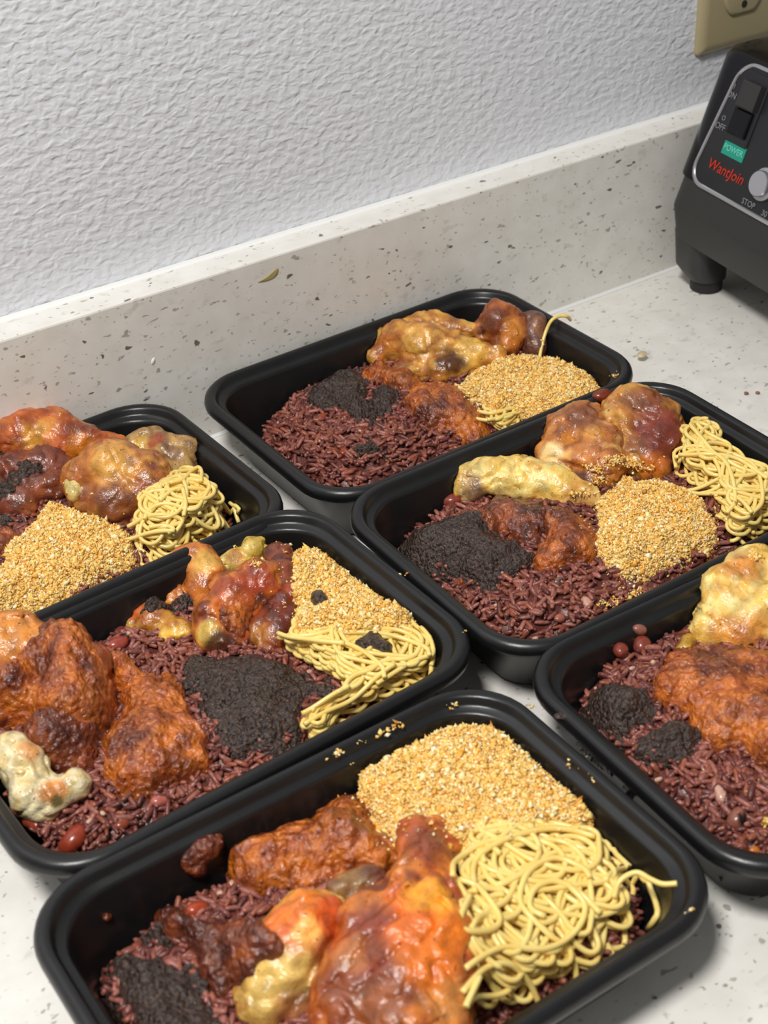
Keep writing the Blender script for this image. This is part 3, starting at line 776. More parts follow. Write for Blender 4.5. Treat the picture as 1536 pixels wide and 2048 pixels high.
# ================================================================== tray nearest the backsplash
t = 'back'
rice(t, [(500, 900), (545, 830), (590, 765), (660, 715), (760, 690), (1000, 650), (1100, 690), (1230, 750), (1000, 880), (690, 1010), (600, 960)], 12, 11, 30,
     'purple-red rice in the tray nearest the backsplash', 3,
     exposed=[[(510, 890), (545, 830), (590, 750), (650, 720), (760, 780), (1000, 850), (830, 950), (690, 990), (600, 950)]])
shito(t, [(603, 815), (612, 775), (650, 742), (690, 722), (728, 742), (748, 775), (750, 815), (735, 850), (700, 850), (680, 825), (640, 822)], 22, 9, 14, 'broad matte black sauce mound on the rice of the tray nearest the backsplash', 4)
shito(t, [(742, 790), (765, 772), (800, 780), (806, 805), (790, 822), (765, 835), (748, 870), (725, 872), (735, 830)], 23, 6, 9, 'small black sauce lump between the broad black mound and the stew, tray nearest the backsplash', 5)
shito(t, [(705, 905), (730, 888), (770, 892), (800, 905), (790, 928), (745, 928), (715, 920)], 22, 4, 7, 'black sauce smear on the rice at the front of the tray nearest the backsplash', 6)
stew(t, [(722, 740), (760, 728), (800, 745), (850, 765), (845, 790), (800, 790), (760, 765), (730, 755)], 24, 6, 8, 'orange stew strip under the golden drumette, tray nearest the backsplash', 7)
stew(t, [(803, 810), (815, 780), (850, 768), (895, 772), (940, 805), (988, 852), (970, 878), (925, 878), (870, 865), (825, 842)], 23, 9, 13, 'glossy orange-brown stew mound beside the crumbs, tray nearest the backsplash', 8)
meat('chicken_wing_tip', 'thin golden wing flat behind the drumette, tray nearest the backsplash', t, [[(790, 655, 36, 6), (860, 648, 38, 7), (950, 662, 36, 6)]], GOLD, seed=3, h=0.0012)
meat('chicken_drumette', 'golden drumette with a round knob end, tray nearest the backsplash', t,
     [[(765, 690, 30, 9), (795, 680, 34, 12), (845, 690, 36, 14), (900, 698, 34, 10), (990, 712, 32, 7)], [(800, 740, 26, 6), (880, 742, 28, 8), (950, 728, 27, 8)], [(755, 715, 27, 7)]],
     GOLD, spots=[(905, 720, 9, CHAR, 0.9), (770, 690, 8, (176, 84, 30), 0.6), (830, 680, 9, (226, 170, 74), 0.7), (790, 735, 8, (120, 50, 20), 0.7), (945, 695, 9, (226, 178, 76), .7)], seed=5, h=0.0012)
meat('chicken_thigh', 'dark browned upright chicken piece at the back right corner, tray nearest the backsplash', t,
     [[(965, 665, 34, 9), (1000, 645, 40, 12), (1025, 660, 36, 10), (1010, 690, 30, 9)], [(990, 620, 46, 5), (1015, 630, 44, 6)]],
     ROAST, spots=[(985, 640, 10, (104, 48, 24), 0.9), (1030, 655, 7, (206, 130, 46), 0.9), (1020, 685, 6, (196, 116, 40), 0.7)], seed=6, h=0.0012)
meat('chicken_joint', 'dull purple-brown chicken joint end by the hanging noodle, tray nearest the backsplash', t, [[(1050, 650, 36, 7), (1068, 655, 36, 9), (1070, 690, 30, 8)]], [(120, 78, 58), (92, 56, 46), (140, 92, 62)], seed=7, h=0.0012)
spaghetti(t, [(955, 815), (1000, 790), (1090, 790), (1130, 800), (1060, 845), (1000, 860), (960, 840)], 22, 'noodles peeking out below the crumbs, tray nearest the backsplash', 18, 21, mound=(18, 3, 10), length=(0.05, 0.10),
          extra=[[(955, 822), (985, 828), (1020, 826), (1060, 812)], [(950, 835), (985, 845), (1030, 838), (1070, 815), (1065, 798), (1085, 792), (1095, 805), (1080, 822)], [(975, 850), (1010, 852), (1050, 838)]])
gari(t, [(905, 772), (945, 745), (985, 708), (1040, 702), (1090, 700), (1130, 700), (1160, 722), (1190, 748), (1218, 762), (1160, 795), (1100, 822), (1040, 815), (990, 820), (950, 810)], 29, 7, 14, 'golden toasted crumbs over noodles in the tray nearest the backsplash', 9, bmin=4)
o = spaghetti.__call__ and empty('hanging_noodle', tuple(at(1085, 690, 0.030))); tag(o, 'single noodle hanging over the right rim of the tray nearest the backsplash', 'spaghetti')
P3 = smooth_path([at(1078, 722, .026), at(1084, 690, .033), at(1093, 660, .040), at(1104, 640, .0455), at(1120, 632, .0462), at(1134, 633, .0452), at(1141, 640, .040)], 8)
V, F = tube(P3, 0.0011); obj('strand', np_mesh('strand', V-np.array(o.location), F, M_PASTA), o)
bean(t, 643, 838, 8, 0.3, 'red bean at the foot of the broad black mound, tray nearest the backsplash', (150, 62, 36))
bean(t, 688, 905, 8, 1.0, 'red bean in the rice left of the black smear, tray nearest the backsplash', (150, 62, 36))
crumbs_at([(1230, 752, 22, 0.0016), (1238, 742, 8, 0.0008)], 'clump of crumbs on the right corner rim, tray nearest the backsplash', t)

# ================================================================== middle right tray
t = 'middle'
rice(t, [(770, 1130), (830, 1040), (900, 985), (1060, 900), (1200, 800), (1320, 790), (1500, 890), (1600, 980), (1500, 1130), (1080, 1330), (1000, 1290), (860, 1190)], 13, 13, 32,
     'purple-red rice along the front of the middle tray', 13,
     exposed=[[(850, 1160), (930, 1160), (1060, 1140), (1200, 1100), (1300, 1170), (1190, 1250), (1080, 1300), (1000, 1270)], [(880, 1010), (920, 985), (960, 1000), (920, 1030)], [(1000, 960), (1080, 900), (1120, 900), (1060, 960)]])
bean(t, 905, 1003, 12, -0.3, 'long red bean left of the pale wing end, middle tray', (134, 60, 46)); bean(t, 903, 1017, 9, 0.2, 'small red bean just below the long bean, middle tray', (124, 56, 42))
bean(t, 1190, 822, 15, 0.5, 'large red-brown bean behind the browned thigh, middle tray', (140, 52, 30), z=36); bean(t, 1207, 796, 15, 0.2, 'red-brown bean lying on the large bean at the back wall, middle tray', (120, 50, 30), z=42)
bean(t, 1396, 874, 9, 0.4, 'red bean behind the noodle nest by the right wall, middle tray', (128, 54, 36), z=26); bean(t, 1424, 883, 8, 0.1, 'dull red bean half hidden behind the noodle nest, middle tray', (110, 48, 34), z=25)
shito(t, [(768, 1082), (785, 1062), (820, 1062), (850, 1058), (900, 1035), (955, 1018), (985, 1040), (1010, 1065), (1062, 1100), (1068, 1130), (1040, 1150), (1005, 1175), (985, 1190), (930, 1178), (870, 1162), (810, 1125)], 23, 10, 16, 'wide black sauce mound at the left of the middle tray', 14)
stew(t, [(868, 1165), (885, 1150), (925, 1158), (935, 1172), (915, 1182), (880, 1185)], 22, 3, 5, 'small orange stew dab at the foot of the black mound, middle tray', 15, lump=(.004, .0008))
stew(t, [(955, 1020), (975, 1003), (1010, 996), (1055, 1000), (1095, 1020), (1105, 1060), (1080, 1095), (1050, 1095), (1010, 1070), (975, 1048)], 28, 8, 12, 'darker red-brown stew lobe against the pale wing, middle tray', 16, dark=True)
stew(t, [(1085, 1010), (1130, 1020), (1175, 1048), (1205, 1085), (1195, 1115), (1150, 1130), (1100, 1150), (1068, 1145), (1068, 1115), (1085, 1080)], 26, 10, 14, 'orange stew lobe touching the crumbs, middle tray', 17)
meat('chicken_wing', 'pale yellow wing lying flat with its bone end to the left, middle tray', t,
     [[(945, 965, 32, 8), (990, 955, 34, 10), (1050, 958, 34, 12), (1110, 975, 32, 11), (1170, 995, 30, 8)], [(930, 950, 35, 5), (950, 945, 36, 6)], [(930, 980, 30, 6), (950, 985, 30, 5)]],
     PALE, spots=[(945, 975, 7, (110, 78, 60), 0.9), (925, 960, 5, (206, 160, 90), 0.6), (1160, 985, 8, (176, 100, 40), 0.5)], seed=12, h=0.0011)
meat('chicken_drumette', 'golden brown drumette with crumbs on it, left of the thigh, middle tray', t,
     [[(1110, 905, 34, 10), (1130, 865, 38, 11), (1165, 850, 40, 12), (1200, 890, 38, 12), (1210, 930, 34, 12)], [(1115, 925, 32, 8), (1170, 925, 34, 10)], [(1105, 910, 34, 7)], [(1180, 960, 30, 9), (1160, 965, 29, 6)]],
     [(206, 140, 56), (190, 116, 44), (146, 78, 34), (216, 160, 84)], spots=[(1165, 835, 9, (110, 54, 30), 0.8), (1160, 965, 8, (74, 40, 30), 0.9), (1100, 905, 6, (236, 206, 140), 0.8), (1170, 900, 7, (206, 126, 50), .6)], seed=13, h=0.0011)
meat('chicken_thigh', 'large thigh with deep red-brown skin by the back right wall, middle tray', t,
     [[(1230, 850, 42, 12), (1265, 815, 46, 13), (1305, 840, 42, 14), (1320, 890, 36, 13), (1300, 925, 32, 12)], [(1225, 870, 40, 9), (1260, 910, 34, 10)], [(1340, 870, 32, 10), (1345, 900, 28, 8)]],
     [(214, 158, 62), (200, 136, 46), (176, 104, 40), (222, 176, 90)], spots=[(1325, 850, 15, (122, 46, 24), 1.0), (1335, 890, 12, (108, 40, 22), 1.0), (1300, 800, 10, (130, 60, 30), 0.9), (1265, 800, 7, (120, 74, 46), 0.8), (1270, 890, 6, (108, 60, 34), 0.7), (1312, 930, 7, (190, 100, 30), 0.7)], seed=14, h=0.0011)
spaghetti(t, [(1335, 950), (1345, 912), (1395, 893), (1470, 898), (1540, 905), (1600, 930), (1630, 990), (1560, 1060), (1480, 1095), (1440, 1080), (1400, 1010), (1350, 980)], 23, 'large combed nest of plain noodles at the right end, middle tray', 52, 31, mound=(18, 6, 26), heading=0.5, curl=45,
          extra=[[(1350, 960), (1350, 915), (1400, 893), (1460, 905), (1510, 935), (1525, 1000), (1500, 1060)], [(1345, 950), (1390, 915), (1450, 935), (1470, 1000), (1450, 1060)], [(1360, 985), (1420, 970), (1490, 960), (1530, 940)], [(1400, 1000), (1440, 960), (1450, 920), (1490, 900)], [(1355, 930), (1420, 910), (1480, 925), (1535, 960)], [(1370, 990), (1430, 985), (1480, 1010), (1500, 1060)]])
gari(t, [(1192, 1015), (1195, 985), (1225, 968), (1262, 948), (1330, 955), (1385, 978), (1420, 1020), (1440, 1075), (1395, 1108), (1340, 1140), (1282, 1172), (1240, 1165), (1205, 1125), (1200, 1085), (1190, 1050)], 28, 8, 22, 'big golden crumb mound in the centre of the middle tray', 18, strays=260)
crumbs_at([(1190, 935, 130, 0.0028), (1225, 920, 160, 0.003), (1265, 925, 160, 0.003), (1290, 935, 60, 0.003), (1200, 960, 60, 0.003), (1160, 985, 90, 0.003)], 'toasted crumbs scattered over the drumette of the middle tray', t)
crumbs_at([(1265, 1185, 90, 0.002), (1215, 1208, 110, 0.0024), (1235, 1195, 40, 0.003), (1245, 1170, 60, 0.003)], 'crumb specks fallen on the rice at the front wall, middle tray', t)
bean(t, 1120, 1238, 8, 0.5, 'pinkish split bean in the front rice, middle tray', (170, 100, 82)); bean(t, 1172, 1208, 9, 1.3, 'whitish broken bean in the front rice, middle tray', (214, 164, 140)); bean(t, 1118, 1165, 8, 0.2, 'dark-eyed grey bean under the orange stew lobe, middle tray', (130, 96, 84), eye=True)

# ================================================================== right front tray
t = 'corner'
rice(t, [(1130, 1500), (1140, 1330), (1200, 1215), (1300, 1160), (1420, 1090), (1536, 1030), (1700, 1080), (2100, 1120), (2250, 1330), (1900, 1560), (1540, 1780), (1450, 1740), (1280, 1600)], 21, 8, 30,
     'purple-red rice of the tray cut off by the right photo edge', 23,
     exposed=[[(1210, 1530), (1320, 1540), (1420, 1490), (1536, 1520), (1536, 1730), (1460, 1720), (1330, 1640)], [(1235, 1300), (1250, 1255), (1330, 1240), (1390, 1260), (1330, 1330), (1260, 1340)], [(1110, 1440), (1150, 1420), (1190, 1480), (1150, 1480)]])
bean(t, 1240, 1303, 9, 1.2, 'round red bean left of two others at the rice edge, right-edge tray', (136, 62, 46), wd=.85); bean(t, 1283, 1293, 10, 1.0, 'round red bean between the leftmost bean and the stew, right-edge tray', (130, 60, 46), wd=.9); bean(t, 1280, 1262, 9, 0.2, 'pale-topped bean above the two round beans, right-edge tray', (150, 96, 84))
shito(t, [(1140, 1440), (1150, 1385), (1185, 1355), (1225, 1352), (1268, 1362), (1305, 1395), (1318, 1430), (1290, 1465), (1255, 1490), (1200, 1492), (1155, 1468)], 24, 11, 14, 'round matte black sauce mound, left of its twin, right-edge tray', 24)
shito(t, [(1250, 1510), (1275, 1478), (1325, 1447), (1385, 1440), (1418, 1470), (1412, 1508), (1370, 1535), (1305, 1545)], 23, 8, 12, 'glossier black sauce mound in front of the stew, right-edge tray', 25)
o = solid('pepper_sauce', t, [[(1116, 1438, 20, 2.6), (1132, 1440, 20, 2.8)]], DARK, mat=M_SHITO, wall=True, margin=-0.001, seed=26, h=0.0006, noise=((0.003, 0.0008),)); tag(o, 'tiny black sauce blob against the left wall, right-edge tray', 'sauce')
meat('chicken_breast', 'large pale yellow chicken piece with browned flecks, right-edge tray', t,
     [[(1430, 1258, 32, 10), (1450, 1195, 36, 13), (1508, 1152, 39, 14), (1590, 1150, 37, 14), (1660, 1200, 33, 13)], [(1480, 1262, 32, 12), (1540, 1222, 36, 14), (1630, 1260, 32, 13)], [(1400, 1270, 29, 7), (1418, 1245, 31, 9)]],
     [(236, 194, 96), (228, 178, 76), (242, 212, 130), (226, 172, 72)], creases=0.0018, k=0.003, spots=[(1480, 1130, 9, (196, 118, 44), 0.8), (1455, 1180, 5, (210, 150, 70), 0.5), (1500, 1265, 8, (190, 90, 30), 0.8), (1450, 1260, 6, (206, 130, 50), 0.7), (1530, 1240, 8, (210, 150, 60), .6)], seed=22, h=0.0013)
meat('chicken_scrap', 'small yellow chicken scrap at the stew edge, right-edge tray', t, [[(1375, 1285, 32, 4), (1370, 1302, 31, 4)]], [(206, 170, 50), (190, 140, 40)], seed=23, h=0.0008, noise=((0.004, 0.0005),))
stew(t, [(1305, 1370), (1315, 1325), (1345, 1300), (1390, 1288), (1450, 1285), (1510, 1290), (1600, 1320), (1620, 1450), (1560, 1550), (1515, 1555), (1490, 1500), (1440, 1500), (1400, 1480), (1370, 1420), (1320, 1400)], 27, 12, 20, 'wide glossy orange-brown stew mound in front of the pale chicken, right-edge tray', 27, lump=(.006, .0026))
bean(t, 1475, 1640, 10, 0.3, 'black-eyed bean in the front rice, right-edge tray', (150, 92, 76), eye=True, wd=.8); bean(t, 1440, 1590, 9, 1.2, 'whitish broken bean in the front rice, right-edge tray', (206, 160, 140))
bean(t, 1510, 1702, 6, 0.2, 'amber bean fragment by the front wall, right-edge tray', (206, 120, 50))
crumbs_at([(1508, 1112, 60, 0.0016), (1536, 1640, 120, 0.002), (1498, 1505, 4, 0.002), (1412, 1537, 6, 0.0012), (1425, 1560, 4, .001), (1520, 1570, 10, .003)], 'crumb specks on the chicken and rice of the right-edge tray', t)

# ================================================================== left tray
t = 'left'
rice(t, [(-150, 1420), (0, 1300), (190, 1262), (260, 1240), (380, 1180), (520, 1090), (640, 1060), (800, 1140), (940, 1280), (880, 1400), (600, 1560), (200, 1760), (60, 1730), (-60, 1620)], 12, 12, 30,
     'purple-red rice of the tray with dark dabs on its noodles', 33,
     exposed=[[(0, 1590), (60, 1600), (200, 1570), (330, 1570), (420, 1530), (540, 1500), (620, 1480), (520, 1560), (200, 1740), (60, 1720), (-20, 1640)], [(180, 1290), (190, 1250), (250, 1240), (330, 1270), (390, 1300), (370, 1340), (280, 1350), (220, 1320)]])
bean(t, 237, 1291, 12, 0.2, 'glossy red bean beside the stewed chicken, left tray', (160, 70, 56)); bean(t, 240, 1266, 9, 0.9, 'dull red bean behind the glossy one, left tray', (120, 56, 46))
bean(t, 38, 1618, 10, 0.4, 'red bean under the pale bone end, left tray', (150, 74, 62)); bean(t, 68, 1648, 11, 1.9, 'upright red bean at the front left corner, left tray', (154, 66, 44)); bean(t, 148, 1682, 14, 0.3, 'large red bean against the front wall, left tray', (150, 58, 36)); bean(t, 322, 1602, 10, 0.4, 'pink split bean by the front wall, left tray', (190, 104, 90)); bean(t, 245, 1650, 8, .3, 'small brown bean near the front wall, left tray', (140, 66, 44))
meat('chicken_drumette', 'knobbly golden drumette with a black sauce cap, left tray', t,
     [[(352, 1140, 32, 10.1), (390, 1128, 34, 11), (415, 1163, 31, 10.1), (410, 1198, 26, 8.28)], [(325, 1163, 28, 9.2), (350, 1193, 26, 8.28)]],
     [(206, 130, 44), (190, 104, 36), (150, 74, 28), (216, 152, 62)], spots=[(350, 1130, 7, (206, 96, 40), 0.7), (410, 1120, 7, (226, 176, 70), 0.8), (415, 1205, 7, (206, 120, 30), .7)], seed=31, h=0.001)
meat('chicken_bone', 'yellow stripped bone shaft behind the drumette, left tray', t, [[(435, 1138, 31, 7.36), (475, 1121, 32, 6.44), (505, 1108, 33, 9.2)]], [(220, 190, 84), (206, 168, 62), (226, 200, 110)], seed=32, h=0.001, spots=[(470, 1110, 4, (190, 110, 60), .6)])
meat('chicken_scrap', 'frayed yellow and brown chicken scrap below the black sauce cap, left tray', t,
     [[(270, 1223, 26, 6.44), (310, 1243, 26, 7.36), (360, 1268, 24, 7.36)], [(330, 1288, 22, 6.44), (370, 1283, 22, 6.44)], [(275, 1258, 22, 6.44)]],
     [(190, 130, 44), (150, 78, 30), (206, 164, 70), (110, 50, 26)], spots=[(345, 1283, 8, (214, 166, 52), 0.9), (265, 1215, 5, (196, 88, 26), .8)], seed=33, h=0.0009, noise=((0.006, 0.0016), (0.003, 0.0006)))
shito(t, [(272, 1205), (290, 1180), (320, 1168), (360, 1166), (392, 1178), (398, 1200), (370, 1218), (330, 1222), (295, 1222)], 37, 5, 8, 'black sauce cap on the golden drumette, left tray', 34, clip=False, on_top=True, skirt=.004)
meat('chicken_thigh', 'stew-smeared thigh in the middle, charred at its foot, left tray', t,
     [[(430, 1233, 34, 10.1), (475, 1188, 38, 11), (520, 1168, 38, 11), (545, 1188, 34, 8.28)], [(430, 1273, 28, 9.2), (480, 1278, 25, 8.28)], [(500, 1213, 32, 10.1)]],
     [(176, 84, 26), (150, 60, 20), (196, 110, 34), (110, 44, 18)], spots=[(415, 1268, 6, (224, 186, 84), 0.9), (440, 1290, 7, (70, 34, 24), 0.9), (500, 1165, 8, (150, 50, 24), .7), (470, 1220, 9, (190, 92, 20), .6)], seed=35, h=0.001)
stew(t, [(430, 1235), (450, 1200), (500, 1172), (545, 1170), (555, 1190), (530, 1215), (500, 1235), (485, 1260), (455, 1258)], 45, 4, 8, 'orange stew coat on the middle thigh, left tray', 36, clip=False, on_top=True, skirt=.006, lump=(.0042, .0016))
meat('chicken_skin', 'dark mahogany skin strip standing beside the crumbs, left tray', t,
     [[(560, 1113, 38, 7.36), (572, 1153, 36, 8.28), (575, 1203, 32, 9.2), (560, 1253, 28, 9.2), (545, 1293, 24, 8.28)], [(520, 1263, 26, 8.28), (530, 1233, 28, 7.36)], [(545, 1113, 36, 5.52)]],
     SKIN, spots=[(520, 1270, 6, (180, 120, 50), .7), (590, 1180, 5, (160, 62, 22), .7)], seed=36, h=0.001)
meat('chicken_quarter', 'large stew-covered chicken leg at the left photo edge, left tray', t,
     [[(-30, 1300, 36, 16), (30, 1290, 38, 15), (90, 1310, 36, 13)], [(130, 1290, 38, 11), (165, 1340, 35, 13), (150, 1430, 30, 15), (100, 1500, 28, 13)], [(10, 1400, 30, 17), (-40, 1380, 30, 18)], [(190, 1380, 28, 10)]],
     [(160, 76, 32), (130, 56, 26), (180, 94, 36), (110, 46, 24)], spots=[(30, 1265, 13, (214, 136, 50), 0.9), (5, 1260, 8, (206, 130, 48), .8)], seed=37, h=0.0012, k=0.003, creases=.002)
stew(t, [(75, 1275), (88, 1248), (125, 1245), (168, 1262), (195, 1295), (220, 1345), (214, 1400), (202, 1440), (170, 1450), (120, 1440), (70, 1420), (40, 1450), (0, 1440), (-40, 1420), (-40, 1360), (0, 1330), (40, 1310)], 38, 5, 12, 'brighter stew fold over the top of the chicken leg, left tray', 38, clip=False, on_top=True, skirt=.006, lump=(.006, .0032), fb=(.012, .005))
stew(t, [(-20, 1440), (30, 1440), (80, 1420), (150, 1430), (200, 1440), (196, 1500), (188, 1545), (150, 1562), (100, 1552), (60, 1515), (10, 1490), (-30, 1480)], 34, 6, 12, 'thick dark stew blanket low on the chicken leg, left tray', 83, dark=True, clip=False, on_top=True, skirt=.006, lump=(.006, .0030), fb=(.012, .005))
meat('chicken_bone', 'pale glistening bone end with soft cartilage at the front left, left tray', t,
     [[(25, 1500, 38, 8), (50, 1540, 34, 9), (70, 1590, 29, 9), (110, 1590, 29, 7), (150, 1565, 32, 6)], [(60, 1600, 27, 7), (95, 1605, 27, 6)], [(20, 1530, 34, 6)]],
     [(222, 204, 160), (206, 180, 120), (232, 218, 178), (216, 190, 130)], spots=[(105, 1580, 5, (206, 120, 30), .9), (60, 1495, 5, (200, 120, 40), .7), (115, 1602, 2.5, (90, 80, 40), .9)], seed=39, h=0.0009, noise=((0.008, 0.0014), (0.004, 0.0004)))
stew(t, [(212, 1310), (235, 1300), (275, 1320), (285, 1345), (300, 1350), (340, 1345), (368, 1372), (380, 1420), (395, 1460), (420, 1490), (425, 1530), (395, 1550), (330, 1575), (280, 1600), (230, 1590), (205, 1540), (205, 1480), (240, 1440), (245, 1380), (225, 1340)], 27, 12, 16, 'ridged orange stew mass between the leg and the black sauce, left tray', 40, lump=(.006, .0028), fb=(.014, .004))
shito(t, [(362, 1350), (370, 1318), (400, 1303), (460, 1308), (520, 1302), (575, 1315), (615, 1345), (655, 1362), (692, 1375), (694, 1392), (650, 1400), (612, 1408), (600, 1430), (612, 1470), (580, 1500), (530, 1518), (475, 1530), (435, 1495), (405, 1440), (372, 1395)], 26, 9, 20, 'widest black sauce mound with a tongue over the noodles, left tray', 41)
spaghetti(t, [(560, 1315), (590, 1275), (650, 1262), (760, 1255), (855, 1242), (925, 1270), (930, 1312), (875, 1362), (780, 1395), (690, 1440), (620, 1475), (602, 1440), (640, 1405), (690, 1390), (620, 1345)], 27, 'noodles under two dark dabs at the right end, left tray', 54, 42, mound=(22, 5, 18), heading=-0.1, curl=50, spread=0.2,
          extra=[[(835, 1238), (870, 1245), (900, 1265), (914, 1292), (912, 1308)], [(850, 1262), (872, 1275), (882, 1300), (884, 1318)], [(912, 1290), (860, 1325), (800, 1370), (755, 1400)], [(560, 1310), (620, 1285), (700, 1290), (760, 1330), (770, 1370)], [(610, 1462), (650, 1425), (720, 1395), (790, 1330)], [(605, 1440), (650, 1410), (700, 1385)], [(560, 1305), (590, 1280), (640, 1285), (690, 1300)], [(700, 1270), (790, 1275), (850, 1300), (860, 1340)], [(780, 1400), (830, 1365), (885, 1325)]])
gari(t, [(578, 1110), (600, 1090), (650, 1092), (690, 1112), (735, 1128), (775, 1150), (800, 1180), (828, 1200), (842, 1245), (790, 1260), (700, 1268), (640, 1258), (598, 1262), (585, 1240), (590, 1180)], 35, 7, 16, 'golden crumbs with a dark dab on them at the back right, left tray', 43, bmin=3)
o = solid('pepper_sauce', t, [[(638, 1200, 41, 3.4), (648, 1212, 39, 3.4)], [(636, 1190, 41, 2.4)]], DARK, mat=M_SHITO, seed=44, h=0.0006, noise=((0.003, 0.0006),)); tag(o, 'raisin-like black sauce dab sitting on the crumbs, left tray', 'sauce')
o = solid('pepper_sauce', t, [[(715, 1298, 38, 3.6), (745, 1285, 40, 4.6), (770, 1298, 39, 3.8)], [(712, 1318, 36, 2.8), (735, 1322, 36, 2.8)], [(745, 1270, 39, 3.2)], [(760, 1312, 37, 2.6)]], DARK, mat=M_SHITO, k=0.0015, seed=45, h=0.0006, noise=((0.003, 0.0008),)); tag(o, 'glossy cross-shaped black sauce dab on the noodles, left tray', 'sauce')
o = solid('pepper_sauce', t, [[(672, 1271, 36, 1.3), (676, 1274, 36, 1.2)]], DARK, mat=M_SHITO, seed=46, h=0.0004, noise=((0.002, 0.0003),)); tag(o, 'tiny black speck on the noodles left of the larger dab, left tray', 'sauce')
crumbs_at([(770, 1115, 10, 0.0009), (800, 1152, 4, 0.002), (818, 1158, 3, 0.001), (510, 1128, 40, 0.0016), (470, 1095, 6, .0006), (930, 1264, 3, .0006), (775, 1112, 5, .0008)], 'stray crumbs on the right rim and bone shaft of the left tray', t)

# ================================================================== back left tray
t = 'far'
rice(t, [(-430, 1060), (-200, 960), (-100, 920), (0, 870), (150, 840), (330, 860), (430, 940), (500, 1040), (400, 1130), (200, 1230), (-100, 1350), (-300, 1330)], 12, 14, 30,
     'purple-red rice glimpsed in the tray at the left photo edge', 53, exposed=[[(400, 960), (430, 950), (480, 1020), (460, 1060), (420, 1080)], [(300, 1100), (480, 1040), (480, 1090), (300, 1140)]])
meat('chicken_drumette', 'long glazed drumstick along the back wall, left-edge tray by the backsplash', t,
     [[(-40, 890, 40, 14), (40, 875, 44, 14), (110, 870, 44, 14), (170, 885, 40, 10), (230, 895, 36, 8)], [(60, 915, 36, 12), (120, 915, 35, 9)]],
     [(196, 112, 36), (176, 84, 28), (150, 66, 26), (206, 132, 50)], spots=[(80, 870, 9, (206, 150, 50), .7), (110, 890, 8, (196, 92, 60), .6), (160, 860, 8, (120, 54, 30), .8), (160, 900, 8, (206, 120, 26), .8)], seed=51, h=0.0012)
meat('chicken_wing', 'greyish wing end behind the round chicken piece, left-edge tray by the backsplash', t,
     [[(255, 905, 33, 8), (300, 890, 35, 9), (340, 905, 34, 9), (370, 910, 33, 9), (368, 945, 29, 9)], [(310, 885, 38, 5)]],
     [(150, 110, 62), (120, 82, 52), (176, 136, 76), (96, 64, 44)], spots=[(290, 890, 6, (206, 160, 60), .8), (310, 880, 5, (150, 50, 24), .8), (350, 950, 7, (190, 150, 70), .7)], seed=52, h=0.0012)
meat('chicken_thigh', 'round browned chicken piece with a pale bone knob, left-edge tray by the backsplash', t,
     [[(170, 960, 38, 12), (220, 940, 42, 16), (280, 950, 40, 14), (300, 985, 34, 13), (240, 1000, 32, 16)], [(160, 990, 33, 8), (200, 1010, 29, 12)]],
     [(190, 116, 44), (160, 86, 34), (206, 140, 58), (120, 60, 28)], spots=[(220, 920, 11, (222, 164, 74), .8), (230, 1010, 12, (104, 50, 26), .8), (180, 990, 8, (130, 66, 36), .7), (300, 960, 8, (130, 62, 30), .6)], seed=53, h=0.0012)
meat('bone_knob', 'pale yellow bone knob of the round chicken piece, left-edge tray by the backsplash', t, [[(150, 965, 40, 5.5), (152, 985, 38, 5.0)]], [(214, 186, 104), (222, 200, 128)], seed=54, h=0.0008, noise=((0.005, 0.0005),))
meat('chicken_shred', 'torn dark brown chicken shred sticking up above the rim, left-edge tray by the backsplash', t,
     [[(-10, 860, 48, 9), (15, 840, 52, 7), (12, 822, 55, 3)], [(30, 845, 50, 6), (45, 850, 48, 3)], [(20, 865, 46, 7)]], [(112, 54, 36), (90, 42, 30), (130, 66, 42)], seed=55, h=0.0009, noise=((0.005, 0.0018), (0.0025, 0.0006)))
meat('chicken_shred', 'reddish pulled chicken between the drumstick and the crumbs, left-edge tray by the backsplash', t,
     [[(30, 940, 36, 10), (90, 930, 36, 10), (120, 940, 35, 9)], [(60, 980, 32, 10), (110, 970, 33, 9)], [(10, 1000, 30, 10), (50, 1010, 29, 9)], [(-30, 960, 34, 14)]],
     [(130, 62, 36), (104, 48, 32), (150, 78, 40)], seed=56, h=0.0011, noise=((0.007, 0.0018), (0.003, 0.0006)))
shito(t, [(-20, 985), (10, 955), (40, 935), (60, 918), (82, 922), (78, 945), (50, 960), (25, 985), (0, 1000)], 43, 3, 5, 'black sauce strip across the pulled chicken, left-edge tray by the backsplash', 57, clip=False, on_top=True, skirt=.004)
shito(t, [(-10, 1040), (15, 1028), (55, 1026), (62, 1038), (35, 1052), (0, 1058)], 38, 3, 5, 'short black sauce strip above the stew lump, left-edge tray by the backsplash', 58, clip=False, on_top=True, skirt=.006)
stew(t, [(-30, 1080), (0, 1062), (30, 1060), (42, 1080), (25, 1110), (-10, 1130), (-40, 1130)], 32, 6, 8, 'dark stew lump left of the crumbs, left-edge tray by the backsplash', 59, dark=True)
stew(t, [(-40, 1170), (0, 1155), (25, 1170), (20, 1200), (-10, 1225), (-50, 1235)], 30, 5, 8, 'orange stew patch at the left photo edge by the crumbs, left-edge tray by the backsplash', 60)
